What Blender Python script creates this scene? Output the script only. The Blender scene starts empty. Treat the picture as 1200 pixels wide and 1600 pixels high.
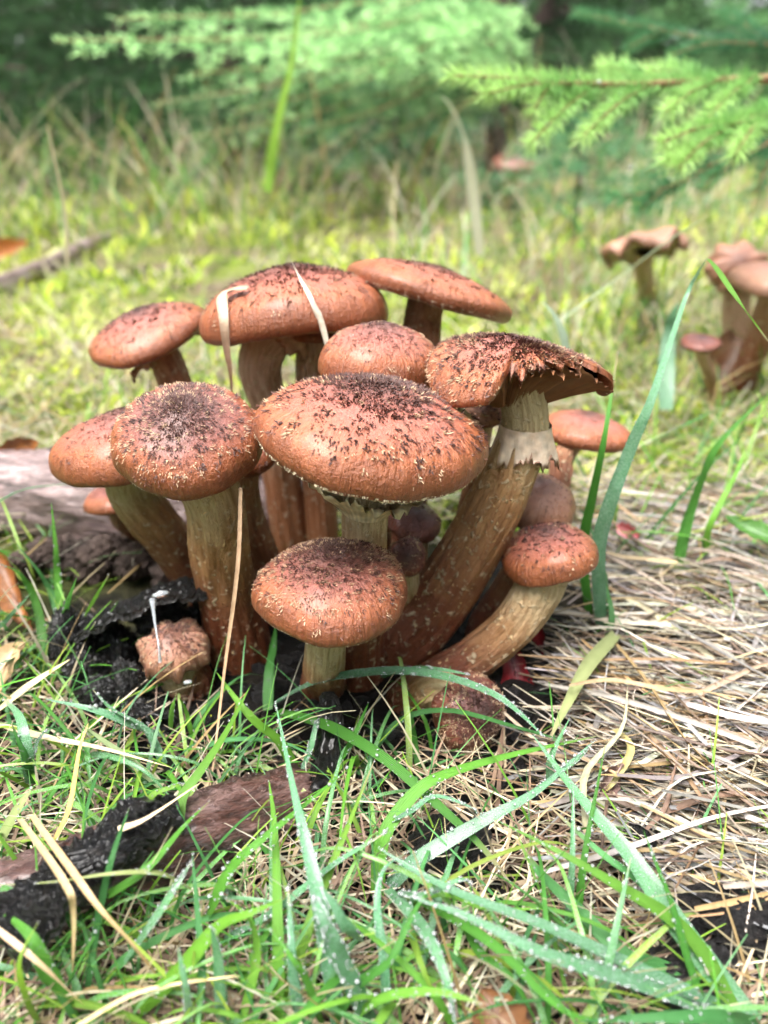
import bpy, math, random
import numpy as np
from mathutils import Vector

# ------------------------------------------------------------------ camera, sky, sun, exposure
random.seed(7)
rng = np.random.default_rng(7)
scene = bpy.context.scene
col = scene.collection
H_CAM, PITCH, F_PX = 0.21, math.radians(28.0), 1209.0      # photo is 1200 x 1600
cam_d = bpy.data.cameras.new('camera')
cam = bpy.data.objects.new('camera', cam_d)
col.objects.link(cam)
cam.location = (0, 0, H_CAM)
cam.rotation_euler = (math.radians(90) - PITCH, 0, 0)
cam_d.sensor_fit = 'VERTICAL'
cam_d.sensor_height = 36.0
cam_d.sensor_width = 27.0
cam_d.lens = F_PX / 1600 * 36.0
cam_d.clip_start = 0.005
cam_d.clip_end = 300
cam_d.dof.use_dof = True
cam_d.dof.focus_distance = 0.253
cam_d.dof.aperture_fstop = cam_d.lens / 3.7               # a 3.7 mm wide phone lens
scene.camera = cam

SUN_EL, SUN_AZ = math.radians(70), math.radians(238)
world = bpy.data.worlds.new('World')
scene.world = world
world.use_nodes = True
wn, wl = world.node_tree.nodes, world.node_tree.links
bg = wn['Background']
sky = wn.new('ShaderNodeTexSky')
sky.sky_type = 'NISHITA'
sky.sun_disc = False
sky.sun_elevation = SUN_EL
sky.sun_rotation = SUN_AZ
sky.dust_density = 4.0
sky.air_density = 1.0
hs = wn.new('ShaderNodeHueSaturation')
hs.inputs['Saturation'].default_value = 0.3               # cloud cover greys the blue
wl.new(sky.outputs[0], hs.inputs['Color'])
wl.new(hs.outputs[0], bg.inputs[0])
bg.inputs[1].default_value = 0.145
sun_d = bpy.data.lights.new('sun', 'SUN')
sun = bpy.data.objects.new('sun', sun_d)
col.objects.link(sun)
sun_d.energy = 1.5
sun_d.angle = math.radians(42)
sun_d.color = (1.0, 0.97, 0.92)
# the sun stands in the sky at azimuth SUN_AZ (0 = +Y, clockwise), elevation SUN_EL
sdir = Vector((math.sin(SUN_AZ) * math.cos(SUN_EL), math.cos(SUN_AZ) * math.cos(SUN_EL), math.sin(SUN_EL)))
sun.rotation_euler = sdir.to_track_quat('Z', 'Y').to_euler()
sun.location = (0, -2, 4)
scene.view_settings.view_transform = 'Standard'
scene.view_settings.look = 'None'
scene.view_settings.gamma = 1.0
scene.view_settings.exposure = 2.28
scene.render.engine = 'CYCLES'
scene.cycles.use_denoising = True
scene.cycles.use_adaptive_sampling = True
scene.cycles.adaptive_threshold = 0.03
scene.cycles.max_bounces = 5
scene.cycles.diffuse_bounces = 2
scene.cycles.glossy_bounces = 2
scene.cycles.transmission_bounces = 3
scene.cycles.transparent_max_bounces = 10
scene.cycles.caustics_reflective = False
scene.cycles.caustics_refractive = False

# ------------------------------------------------------------------ pixel helpers
cP, sP = math.cos(PITCH), math.sin(PITCH)

def ray(px, py):
    u, v = (px - 600) / F_PX, (800 - py) / F_PX
    return np.array([u, cP + v * sP, -sP + v * cP])

def at_z(px, py, z=0.0):
    d = ray(px, py)
    return np.array([0, 0, H_CAM]) + d * ((z - H_CAM) / d[2])

def at_y(px, py, Y):
    d = ray(px, py)
    return np.array([0, 0, H_CAM]) + d * (Y / d[1])

def proj(P):
    P = np.atleast_2d(P) - np.array([0, 0, H_CAM])
    dep = P[:, 1] * cP - P[:, 2] * sP
    up = P[:, 1] * sP + P[:, 2] * cP
    return np.stack([600 + F_PX * P[:, 0] / dep, 800 - F_PX * up / dep], 1)

def noise2(x, y, f, seed=0):
    x, y = np.asarray(x) * f, np.asarray(y) * f
    s = seed * 1.7
    return (np.sin(x * 1.3 + y * 0.7 + s) + np.sin(-x * 0.6 + y * 1.5 + 2.1 * s + 1) + np.sin(x * 2.3 - y * 1.1 + s * 3)
            * 0.6 + np.sin(x * 0.9 + y * 2.7 + s * 0.5) * 0.6) / 3.2

def gz(x, y):
    x, y = np.asarray(x, float), np.asarray(y, float)
    r = np.hypot(x, y - 0.25)
    far = np.clip((r - 0.4) / 2, 0, 1)
    z = 0.0022 * noise2(x, y, 45, 1) + 0.0012 * noise2(x, y, 130, 2) + 0.035 * far * noise2(x, y, 2.6, 3) + 0.007 * np.clip((r - 0.2) / 0.2, 0, 1) * noise2(x, y, 19, 9)
    return z - 0.002

# ------------------------------------------------------------------ object helpers
ORIG = {}

def mk(name, V, F, mat, parent=None, cols=None, tex=None, smooth=True, loc=None):
    """one mesh object; V world coordinates, F (n,3) or (n,4) or list of arrays"""
    V = np.asarray(V, float)
    if parent is not None:
        o0 = ORIG[parent.name]
    else:
        o0 = np.array(loc if loc is not None else (0, 0, 0), float)
    me = bpy.data.meshes.new(name)
    Fs = [np.asarray(f, np.int32) for f in (F if isinstance(F, list) else [F])]
    Fs = [f for f in Fs if len(f)]
    loops = np.concatenate([f.ravel() for f in Fs])
    sizes = np.concatenate([np.full(len(f), f.shape[1], np.int32) for f in Fs])
    starts = np.concatenate([[0], np.cumsum(sizes)[:-1]]).astype(np.int32)
    me.vertices.add(len(V))
    me.vertices.foreach_set('co', (V - o0).astype(np.float32).ravel())
    me.loops.add(len(loops))
    me.loops.foreach_set('vertex_index', loops.astype(np.int32))
    me.polygons.add(len(sizes))
    me.polygons.foreach_set('loop_start', starts)
    me.polygons.foreach_set('loop_total', sizes)
    if smooth:
        me.polygons.foreach_set('use_smooth', np.ones(len(sizes), bool))
    if cols is not None:
        a = me.attributes.new('Col', 'FLOAT_COLOR', 'POINT')
        c = np.ones((len(V), 4), np.float32)
        c[:, :3] = np.asarray(cols)[:, :3]
        a.data.foreach_set('color', c.ravel())
    if tex is not None:
        a = me.attributes.new('Tex', 'FLOAT_VECTOR', 'POINT')
        a.data.foreach_set('vector', np.asarray(tex, np.float32).ravel())
    if tex is None and name == 'blade':
        a = me.attributes.new('Tex', 'FLOAT_VECTOR', 'POINT')
        t_ = np.zeros((len(V), 3), np.float32); t_[:, 0] = np.tile([0, 0.5, 1], len(V) // 3)
        a.data.foreach_set('vector', t_.ravel())
    me.update(calc_edges=True)
    me.validate()
    me.materials.append(mat)
    o = bpy.data.objects.new(name, me)
    col.objects.link(o)
    if parent is not None:
        o.parent = parent
    else:
        o.location = o0
    ORIG[o.name] = o0
    return o

def tag(o, label=None, cat=None, group=None, kind=None):
    if label: o['label'] = label
    if cat: o['category'] = cat
    if group: o['group'] = group
    if kind: o['kind'] = kind
    return o

def thing(name, loc, label, cat, group=None):
    o = bpy.data.objects.new(name, None)
    o.empty_display_size = 0.01
    col.objects.link(o)
    o.location = loc
    ORIG[o.name] = np.array(loc, float)
    return tag(o, label, cat, group)

# ------------------------------------------------------------------ materials
class N:
    def __init__(s, name):
        s.m = bpy.data.materials.new(name)
        s.m.use_nodes = True
        s.t = s.m.node_tree
        s.b = s.t.nodes['Principled BSDF']
        s.out = s.t.nodes['Material Output']
    def n(s, typ, **kw):
        x = s.t.nodes.new(typ)
        for k, v in kw.items():
            if k.startswith('i_'):
                x.inputs[k[2:].replace('_', ' ')].default_value = v
            else:
                setattr(x, k, v)
        return x
    def l(s, a, b): s.t.links.new(a, b)
    def attr(s, nm): return s.n('ShaderNodeAttribute', attribute_name=nm)
    def coord(s): return s.n('ShaderNodeTexCoord').outputs['Object']
    def noise(s, vec, scale, detail=4, rough=0.6):
        x = s.n('ShaderNodeTexNoise')
        x.inputs['Scale'].default_value = scale
        x.inputs['Detail'].default_value = detail
        x.inputs['Roughness'].default_value = rough
        if vec is not None: s.l(vec, x.inputs['Vector'])
        return x.outputs['Fac']
    def ramp(s, fac, stops):
        r = s.n('ShaderNodeValToRGB')
        e = r.color_ramp.elements
        while len(e) < len(stops): e.new(0.5)
        for el, (p, c) in zip(e, stops):
            el.position = p
            el.color = (c[0], c[1], c[2], 1) if not isinstance(c, (int, float)) else (c, c, c, 1)
        s.l(fac, r.inputs[0])
        return r.outputs[0]
    def mix(s, fac, a, b, mode='MIX'):
        x = s.n('ShaderNodeMix', data_type='RGBA', blend_type=mode)
        if isinstance(fac, (int, float)): x.inputs[0].default_value = fac
        else: s.l(fac, x.inputs[0])
        for i, v in ((6, a), (7, b)):
            if isinstance(v, tuple): x.inputs[i].default_value = (*v, 1)
            else: s.l(v, x.inputs[i])
        return x.outputs[2]
    def math(s, op, a, b=None):
        x = s.n('ShaderNodeMath', operation=op)
        for i, v in ((0, a), (1, b)):
            if v is None: continue
            if isinstance(v, (int, float)): x.inputs[i].default_value = v
            else: s.l(v, x.inputs[i])
        return x.outputs[0]
    def bump(s, h, strength, dist):
        x = s.n('ShaderNodeBump')
        x.inputs['Strength'].default_value = strength
        x.inputs['Distance'].default_value = dist
        s.l(h, x.inputs['Height'])
        s.l(x.outputs[0], s.b.inputs['Normal'])
        return x
    def base(s, c):
        if isinstance(c, tuple): s.b.inputs['Base Color'].default_value = (*c, 1)
        else: s.l(c, s.b.inputs['Base Color'])
    def set(s, **kw):
        for k, v in kw.items():
            s.b.inputs[k.replace('_', ' ')].default_value = v
    def translucent(s, color, fac):
        tr = s.n('ShaderNodeBsdfTranslucent')
        if isinstance(color, tuple): tr.inputs[0].default_value = (*color, 1)
        else: s.l(color, tr.inputs[0])
        mx = s.n('ShaderNodeMixShader')
        mx.inputs[0].default_value = fac
        s.l(s.b.outputs[0], mx.inputs[1])
        s.l(tr.outputs[0], mx.inputs[2])
        s.l(mx.outputs[0], s.out.inputs[0])

def m_blade(name, dew, rough, transl=0.3):
    m = N(name)
    c = m.attr('Col').outputs['Color']
    co = m.coord()
    n1 = m.noise(co, 160, 3)
    sx_ = m.n('ShaderNodeSeparateXYZ'); m.l(m.attr('Tex').outputs['Vector'], sx_.inputs[0])
    vein = m.math('SINE', m.math('MULTIPLY', sx_.outputs[0], 44.0))
    c = m.mix(m.math('MULTIPLY', m.math('ADD', vein, 1.0), 0.16), c, m.mix(1.0, c, (0.5, 0.6, 0.5), 'MULTIPLY'))
    c1 = m.mix(m.math('MULTIPLY', n1, 0.55), c, m.mix(1.0, c, (0.45, 0.5, 0.35), 'MULTIPLY'))
    if dew:       # a film of droplets far too small to pick apart, pale sheen painted in
        v = m.n('ShaderNodeTexVoronoi', feature='SMOOTH_F1')
        v.inputs['Scale'].default_value = 3600
        m.l(co, v.inputs['Vector'])
        film = m.ramp(m.noise(co, 90, 3), [(0.3, 0.25), (0.6, 1.0)])
        spot = m.ramp(v.outputs['Distance'], [(0.25, 1.0), (0.5, 0.0)])
        f = m.math('MULTIPLY', m.math('MULTIPLY', film, spot), dew)
        c1 = m.mix(f, c1, (0.45, 0.64, 0.54))
        m.bump(m.math('MULTIPLY', spot, film), 0.8, 0.00025)
    else:
        m.bump(vein, 0.5, 0.0002)
    m.base(c1)
    m.set(Roughness=rough, Specular_IOR_Level=0.5 if dew else 0.3, Coat_Weight=0.35 if dew else 0.05, Coat_Roughness=0.12)
    m.translucent(c1, transl)
    return m.m

M = {}
M['blade_dew'] = m_blade('dewy_grass', 0.55, 0.32)
M['blade'] = m_blade('green_grass', 0.0, 0.4, 0.38)
m = N('dry_straw')
c = m.attr('Col').outputs['Color']
co = m.coord()
c = m.mix(m.ramp(m.noise(co, 350, 4), [(0.35, 0.0), (0.75, 0.6)]), c, m.mix(1.0, c, (0.45, 0.38, 0.32), 'MULTIPLY'))
m.base(c); m.set(Roughness=0.55)
m.bump(m.noise(co, 900, 2), 0.4, 0.0004)
M['straw'] = m.m

def m_cap(name, dark=1.0, flesh=(0.35, 0.113, 0.080), rim=(0.38, 0.118, 0.044), eye=(0.085, 0.035, 0.027)):
    m = N(name)
    t = m.attr('Tex').outputs['Vector']
    sep = m.n('ShaderNodeSeparateXYZ'); m.l(t, sep.inputs[0])
    rho, ang = sep.outputs[0], sep.outputs[1]
    co = m.coord()
    n1 = m.noise(co, 90, 5, 0.65)
    n2 = m.noise(co, 420, 4, 0.7)
    rr = m.math('ADD', rho, m.math('MULTIPLY', m.math('SUBTRACT', n1, 0.5), 0.35))
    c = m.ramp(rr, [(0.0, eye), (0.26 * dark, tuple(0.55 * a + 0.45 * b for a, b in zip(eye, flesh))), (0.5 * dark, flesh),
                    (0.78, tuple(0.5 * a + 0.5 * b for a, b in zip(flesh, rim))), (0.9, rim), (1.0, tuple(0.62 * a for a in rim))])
    c = m.mix(m.ramp(n2, [(0.45, 0.0), (0.75, 0.55)]), c, m.mix(1.0, c, (0.5, 0.36, 0.3), 'MULTIPLY'))
    # radial fibres
    cx = m.n('ShaderNodeCombineXYZ')
    m.l(m.math('MULTIPLY', ang, 26.0), cx.inputs[0]); m.l(m.math('MULTIPLY', rho, 1.6), cx.inputs[1])
    st = m.noise(cx.outputs[0], 3.0, 3, 0.6)
    stm = m.math('MULTIPLY', m.ramp(rho, [(0.5, 0.15), (0.88, 1.0)]), m.ramp(st, [(0.4, 0.0), (0.68, 1.0)]))
    c = m.mix(m.math('MULTIPLY', stm, 0.5), c, m.mix(1.0, c, (0.58, 0.42, 0.3), 'MULTIPLY'))
    m.base(c)
    m.set(Roughness=0.36, Subsurface_Weight=0.12, Subsurface_Radius=(1.0, 0.35, 0.15), Subsurface_Scale=0.0025,
          Coat_Weight=0.28, Coat_Roughness=0.26)
    hgt = m.math('ADD', m.math('MULTIPLY', m.noise(co, 700, 4, 0.7), 0.8), m.math('MULTIPLY', stm, 0.35))
    m.bump(hgt, 0.8, 0.0016)
    return m.m

M['cap'] = m_cap('mushroom_cap')
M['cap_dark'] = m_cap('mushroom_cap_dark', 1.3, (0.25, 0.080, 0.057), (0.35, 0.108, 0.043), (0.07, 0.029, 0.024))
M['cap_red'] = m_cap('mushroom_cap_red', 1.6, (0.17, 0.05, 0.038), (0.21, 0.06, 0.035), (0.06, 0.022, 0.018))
M['cap_pale'] = m_cap('mushroom_cap_pale', 1.0, (0.38, 0.18, 0.12), (0.40, 0.2, 0.12), (0.19, 0.08, 0.055))

m = N('cap_scales')
c = m.attr('Col').outputs['Color']
m.base(c); m.set(Roughness=0.6)
m.translucent(c, 0.15)
M['scale'] = m.m

m = N('gill_flesh')
c = m.attr('Col').outputs['Color']
co = m.coord()
c = m.mix(m.ramp(m.noise(co, 260, 3), [(0.4, 0.0), (0.75, 0.6)]), c, m.mix(1.0, c, (0.6, 0.42, 0.3), 'MULTIPLY'))
m.base(c); m.set(Roughness=0.6)
M['gill'] = m.m

def m_stem(name, top, mid, low):
    m = N(name)
    t = m.attr('Tex').outputs['Vector']
    sep = m.n('ShaderNodeSeparateXYZ'); m.l(t, sep.inputs[0])
    tt, ang = sep.outputs[0], sep.outputs[1]
    co = m.coord()
    n1 = m.noise(co, 110, 5, 0.65)
    f = m.math('ADD', tt, m.math('MULTIPLY', m.math('SUBTRACT', n1, 0.5), 0.5))
    c = m.ramp(f, [(0.15, low), (0.48, mid), (0.78, top)])
    cx = m.n('ShaderNodeCombineXYZ')
    m.l(m.math('MULTIPLY', ang, 12.0), cx.inputs[0]); m.l(m.math('MULTIPLY', tt, 2.6), cx.inputs[1])
    st = m.noise(cx.outputs[0], 2.2, 5, 0.65)
    c = m.mix(m.ramp(st, [(0.36, 0.0), (0.64, 0.85)]), c, m.mix(1.0, c, (0.5, 0.4, 0.3), 'MULTIPLY'))
    fl = m.ramp(m.noise(co, 330, 3, 0.6), [(0.58, 0.0), (0.68, 0.75)])
    c = m.mix(fl, c, (0.62, 0.5, 0.33))
    m.base(c)
    m.set(Roughness=0.46)
    m.bump(m.math('ADD', m.math('ADD', st, m.math('MULTIPLY', m.noise(co, 500, 4, 0.7), 0.5)), m.math('MULTIPLY', fl, 0.5)), 0.9, 0.0024)
    return m.m

M['stem'] = m_stem('mushroom_stem', (0.62, 0.50, 0.30), (0.46, 0.25, 0.11), (0.19, 0.055, 0.022))
M['stem_red'] = m_stem('mushroom_stem_red', (0.48, 0.27, 0.16), (0.32, 0.125, 0.06), (0.16, 0.05, 0.024))
M['stem_pale'] = m_stem('mushroom_stem_pale', (0.66, 0.45, 0.33), (0.58, 0.37, 0.25), (0.42, 0.18, 0.085))

def m_wood(name, a, b, c3, scale, rough, spec=0.5, bumpd=0.003, stretch=(1, 1, 1), coat=0.0, grain=False):
    m = N(name)
    mp = m.n('ShaderNodeMapping'); mp.inputs['Scale'].default_value = stretch
    m.l(m.attr('Tex').outputs['Vector'] if grain else m.coord(), mp.inputs[0])
    co = mp.outputs[0]
    n1 = m.noise(co, scale, 6, 0.7)
    n2 = m.noise(co, scale * 4.5, 5, 0.7)
    c = m.ramp(n1, [(0.32, a), (0.5, b), (0.68, c3)])
    c = m.mix(m.ramp(n2, [(0.42, 0.0), (0.62, 0.8)]), c, m.mix(1.0, c, (0.35, 0.3, 0.28), 'MULTIPLY'))
    m.base(c)
    m.set(Roughness=rough, Specular_IOR_Level=spec, Coat_Weight=coat, Coat_Roughness=0.08)
    m.bump(m.math('ADD', n1, m.math('MULTIPLY', n2, 0.6)), 0.9, bumpd)
    return m.m

M['log_red'] = m_wood('rotten_log', (0.012, 0.008, 0.007), (0.12, 0.05, 0.037), (0.34, 0.22, 0.20), 200, 0.3, 0.6, 0.006, (0.28, 1, 1), 0.35, True)
M['log_pale'] = m_wood('pale_bark', (0.04, 0.03, 0.028), (0.26, 0.18, 0.17), (0.56, 0.46, 0.46), 80, 0.3, 0.5, 0.003, (0.3, 1, 1), 0.3, True)
M['char'] = m_wood('wet_black_bark', (0.002, 0.002, 0.003), (0.007, 0.006, 0.0065), (0.028, 0.021, 0.017), 320, 0.3, 0.5, 0.006, (1, 1, 1), 0.3)
M['soil'] = m_wood('black_soil_clod', (0.004, 0.0038, 0.004), (0.012, 0.0105, 0.011), (0.042, 0.034, 0.032), 420, 0.42, 0.5, 0.003)
M['trunk'] = m_wood('spruce_trunk', (0.03, 0.022, 0.018), (0.08, 0.055, 0.045), (0.14, 0.1, 0.085), 30, 0.8, 0.3, 0.01, (1, 1, 0.3))
M['twig'] = m_wood('spruce_twig', (0.16, 0.07, 0.03), (0.34, 0.18, 0.08), (0.45, 0.3, 0.16), 200, 0.6)

m = N('ground_soil')
co = m.coord()
n1 = m.noise(co, 22, 6, 0.65)
n2 = m.noise(co, 180, 5, 0.7)
dark = m.ramp(n2, [(0.35, (0.004, 0.0035, 0.003)), (0.6, (0.014, 0.010, 0.008)), (0.8, (0.05, 0.036, 0.025))])  # black soil, with the shade of the pit under the clump put into the colour
mossc = m.mix(m.ramp(m.noise(co, 7, 4, 0.6), [(0.44, 0.0), (0.58, 1.0)]), m.ramp(n2, [(0.3, (0.07, 0.05, 0.032)), (0.55, (0.24, 0.18, 0.11)), (0.75, (0.5, 0.42, 0.29))]), m.ramp(n2, [(0.3, (0.09, 0.12, 0.02)), (0.55, (0.26, 0.33, 0.04)), (0.75, (0.45, 0.48, 0.14))]))
ln = m.n('ShaderNodeVectorMath', operation='DISTANCE'); m.l(co, ln.inputs[0]); ln.inputs[1].default_value = (0, 0.2, 0)
dd = m.ramp(m.math('ADD', ln.outputs['Value'], m.math('MULTIPLY', m.math('SUBTRACT', n1, 0.5), 0.5)), [(0.12, 0.0), (0.42, 1.0)])
m.base(m.mix(dd, dark, mossc)); m.set(Roughness=0.7, Specular_IOR_Level=0.25)
m.bump(m.math('ADD', n2, m.noise(co, 700, 4, 0.7)), 1.0, 0.006)
M['ground'] = m.m

m = N('moss')
c = m.attr('Col').outputs['Color']
m.base(c); m.set(Roughness=0.7, Specular_IOR_Level=0.2); m.translucent(c, 0.35)
M['moss'] = m.m

m = N('spruce_needles')
c = m.attr('Col').outputs['Color']
m.base(c); m.set(Roughness=0.6, Specular_IOR_Level=0.25); m.translucent(c, 0.34)
M['needle'] = m.m

m = N('water_drop')
tb = m.n('ShaderNodeBsdfTransparent'); gb = m.n('ShaderNodeBsdfGlossy'); gb.inputs['Roughness'].default_value = 0.02
lw = m.n('ShaderNodeLayerWeight'); lw.inputs['Blend'].default_value = 0.25
df = m.n('ShaderNodeBsdfDiffuse'); df.inputs[0].default_value = (0.9, 0.93, 0.95, 1)  # white diffuse part paints in the sky light a drop would refract
m0 = m.n('ShaderNodeMixShader'); m0.inputs[0].default_value = 0.2; m.l(tb.outputs[0], m0.inputs[1]); m.l(df.outputs[0], m0.inputs[2])
mx = m.n('ShaderNodeMixShader'); m.l(lw.outputs['Fresnel'], mx.inputs[0]); m.l(m0.outputs[0], mx.inputs[1]); m.l(gb.outputs[0], mx.inputs[2])
m.l(mx.outputs[0], m.out.inputs[0])
M['water'] = m.m
m = N('white_slime')
m.base((0.8, 0.86, 0.92)); m.set(Roughness=0.1, Transmission_Weight=0.75, IOR=1.4, Coat_Weight=0.5)
M['slime'] = m.m

def m_leaf(name, a, b, transl=0.25):
    m = N(name)
    n = m.noise(m.coord(), 140, 5, 0.65)
    c = m.ramp(n, [(0.35, a), (0.65, b)])
    m.base(c); m.set(Roughness=0.4); m.bump(n, 0.5, 0.001)
    m.translucent(c, transl)
    return m.m
M['leaf_brown'] = m_leaf('brown_leaf', (0.09, 0.035, 0.015), (0.2, 0.09, 0.035), 0.1)
M['leaf_orange'] = m_leaf('orange_leaf', (0.42, 0.12, 0.02), (0.55, 0.22, 0.05))
M['leaf_rust'] = m_leaf('rusty_leaf', (0.13, 0.045, 0.012), (0.27, 0.10, 0.025), 0.15)
M['leaf_red'] = m_leaf('red_leaf', (0.10, 0.006, 0.008), (0.26, 0.012, 0.02), 0.15)
M['leaf_pink'] = m_leaf('pink_petal', (0.7, 0.16, 0.2), (0.78, 0.3, 0.3))
M['leaf_tan'] = m_leaf('tan_leaf', (0.42, 0.27, 0.14), (0.6, 0.42, 0.24))
M['leaf_green'] = m_leaf('green_leaf', (0.07, 0.19, 0.03), (0.12, 0.28, 0.06), 0.35)
M['leaf_plum'] = m_leaf('plum_leaf', (0.16, 0.09, 0.08), (0.3, 0.2, 0.16), 0.2)

# ------------------------------------------------------------------ ground
def ground():
    n = 330
    u = np.linspace(-1, 1, n)
    def sp(u, k, s): return s * np.sinh(k * u) / math.sinh(k)
    X = sp(u, 8.2, 60.0)
    Y = 0.3 + sp(u, 8.2, 90.0)
    gx, gy = np.meshgrid(X, Y)
    z = gz(gx, gy)
    r = np.hypot(gx, gy)
    z = np.where(r > 6, z * 0.5, z)
    V = np.stack([gx.ravel(), gy.ravel(), z.ravel()], 1)
    i = np.arange(n - 1)
    a = (i[:, None] * n + i[None, :]).ravel()
    F = np.stack([a, a + 1, a + n + 1, a + n], 1)
    tag(mk('ground', V, F, M['ground']), kind='structure')
ground()

# ------------------------------------------------------------------ mushrooms
ICO = None
def unit(v):
    v = np.asarray(v, float)
    return v / np.linalg.norm(v)

def cap_frame(tr, tf):
    n = unit([math.tan(math.radians(tr)), -math.tan(math.radians(tf)), 1.0])
    e1 = unit(np.cross([0, 1, 0], n)); e1 = e1 if e1[0] > 0 else -e1
    e2 = np.cross(n, e1)
    return e1, e2, n

def cap_surface(R, h, NA, NR, seed, q=1.0, wob=0.03, warp=None, rim=0.09):
    """local (x,y,z) points of the upper side, rings from centre to rolled rim; returns pts (rings,NA,3) and rho"""
    th = np.linspace(0, 2 * np.pi, NA, endpoint=False)
    rs = np.random.default_rng(seed)
    ph = rs.uniform(0, 6.28, 6)
    Rt = 1 + wob * (np.sin(2 * th + ph[0]) + 0.7 * np.sin(3 * th + ph[1]) + 0.45 * np.sin(5 * th + ph[2]) + 0.25 * np.sin(11 * th + ph[3]))
    Zt = wob * 1.1 * (np.sin(2 * th + ph[4]) + 0.6 * np.sin(3 * th + ph[5]))
    a = np.linspace(0.0, np.pi / 2, NR)
    r = np.sin(a); z = h / R * (0.88 * np.cos(a) ** q + 0.12 * np.exp(-(r / 0.34) ** 2))
    b = np.linspace(0.25, 2.2, 7)
    e = rim
    r2 = 1 - e * (1 - np.cos(b)); z2 = -1.3 * e * np.sin(b)
    rho = np.concatenate([r, np.full(7, 1.0) + 0.02 * np.arange(7) / 7])
    rr = np.concatenate([r, r2]); zz = np.concatenate([z, z2])
    rad = R * rr[:, None] * (1 + (Rt[None, :] - 1) * np.clip(rr[:, None], 0, 1) ** 2)
    x = rad * np.cos(th)[None, :]; y = rad * np.sin(th)[None, :]
    zz = R * (zz[:, None] + Zt[None, :] * rr[:, None] ** 3)
    zz = zz + R * 0.012 * noise2(x / R, y / R, 5, seed) + R * 0.006 * noise2(x / R, y / R, 16, seed + 1)
    P = np.stack([x, y, zz], 2)
    if warp is not None:
        P = warp(P, rr, th, R)
    return P, rho, th

def grid_faces(nr, na, closed=True):
    i = np.arange(nr - 1)[:, None]; j = np.arange(na if closed else na - 1)[None, :]
    a = i * na + j; b = i * na + (j + 1) % na
    return np.stack([a, b, b + na, a + na], 2).reshape(-1, 4)

def fit_cap(box, Y, hr, tr, q, seed, tf=None, warp=None):
    x0, y0, x1, y1 = box
    R = (x1 - x0) / 2 / F_PX * (Y * 1.12)
    c = at_y((x0 + x1) / 2, (y0 + y1) / 2, Y)
    t = 10.0 if tf is None else tf
    for k in range(14):
        P, _, _ = cap_surface(R, hr * R, 40, 10, seed, q, warp=warp)
        e1, e2, n = cap_frame(tr, t)
        W = P.reshape(-1, 3) @ np.stack([e1, e2, n]) + c
        q2 = proj(W)
        bx0, by0 = q2.min(0); bx1, by1 = q2.max(0)
        R *= ((x1 - x0) / (bx1 - bx0)) ** 0.9
        if tf is None:
            t += ((y1 - y0) - (by1 - by0)) / (x1 - x0) * 45
            t = max(-22, min(50, t))
        s = np.linalg.norm(c - np.array([0, 0, H_CAM])) / F_PX
        dx = ((x0 + x1) - (bx0 + bx1)) / 2; dy = ((y0 + y1) - (by0 + by1)) / 2
        pc = proj(c)[0]
        c = at_y(pc[0] + dx * 0.9, pc[1] + dy * 0.9, Y)
    return c, R, t

def tube(path, rad, na, seed=0, rough=0.05, groove=0.0):
    """path (n,3), rad (n,), returns V, F, tex"""
    path = np.asarray(path); n = len(path)
    T = np.gradient(path, axis=0); T /= np.linalg.norm(T, axis=1)[:, None]
    up = np.array([0, 1.0, 0.05])
    A = np.cross(T, up); A /= np.linalg.norm(A, axis=1)[:, None]
    B = np.cross(T, A)
    th = np.linspace(0, 2 * np.pi, na, endpoint=False)
    s = np.linspace(0, 1, n)
    rr = rad[:, None] * (1 + rough * (noise2(np.cos(th)[None, :] * 1.5 + 3 * s[:, None], np.sin(th)[None, :] * 1.5, 2.0, seed)
                                      + 0.5 * noise2(np.cos(th)[None, :] * 4, np.sin(th)[None, :] * 4 + 5 * s[:, None], 3.0, seed + 2)))
    if groove: rr = rr * (1 + groove * (np.sin(11 * th[None] + 2.0 * np.sin(4 * s[:, None] + seed)) + 0.7 * np.sin(17 * th[None] + 5 * s[:, None]) + 0.5 * np.sin(6 * th[None] - 9 * s[:, None])))
    V = path[:, None, :] + rr[:, :, None] * (np.cos(th)[None, :, None] * A[:, None, :] + np.sin(th)[None, :, None] * B[:, None, :])
    tex = np.stack(np.broadcast_arrays(s[:, None], th[None, :] / 6.2832, np.zeros((n, na))), 2)
    return V.reshape(-1, 3), grid_faces(n, na), tex.reshape(-1, 3)

def spline(pts, n):
    pts = np.asarray(pts, float)
    m_ = len(pts)
    if m_ == 2:
        return pts[0] + np.linspace(0, 1, n)[:, None] * (pts[1] - pts[0])
    ext = np.vstack([2 * pts[0] - pts[1], pts, 2 * pts[-1] - pts[-2]])
    out = []
    for t in np.linspace(0, m_ - 1 - 1e-9, n):
        i = int(t); f = t - i
        p0, p1, p2, p3 = ext[i:i + 4]
        out.append(0.5 * ((2 * p1) + (-p0 + p2) * f + (2 * p0 - 5 * p1 + 4 * p2 - p3) * f * f + (-p0 + 3 * p1 - 3 * p2 + p3) * f ** 3))
    return np.array(out)

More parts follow.
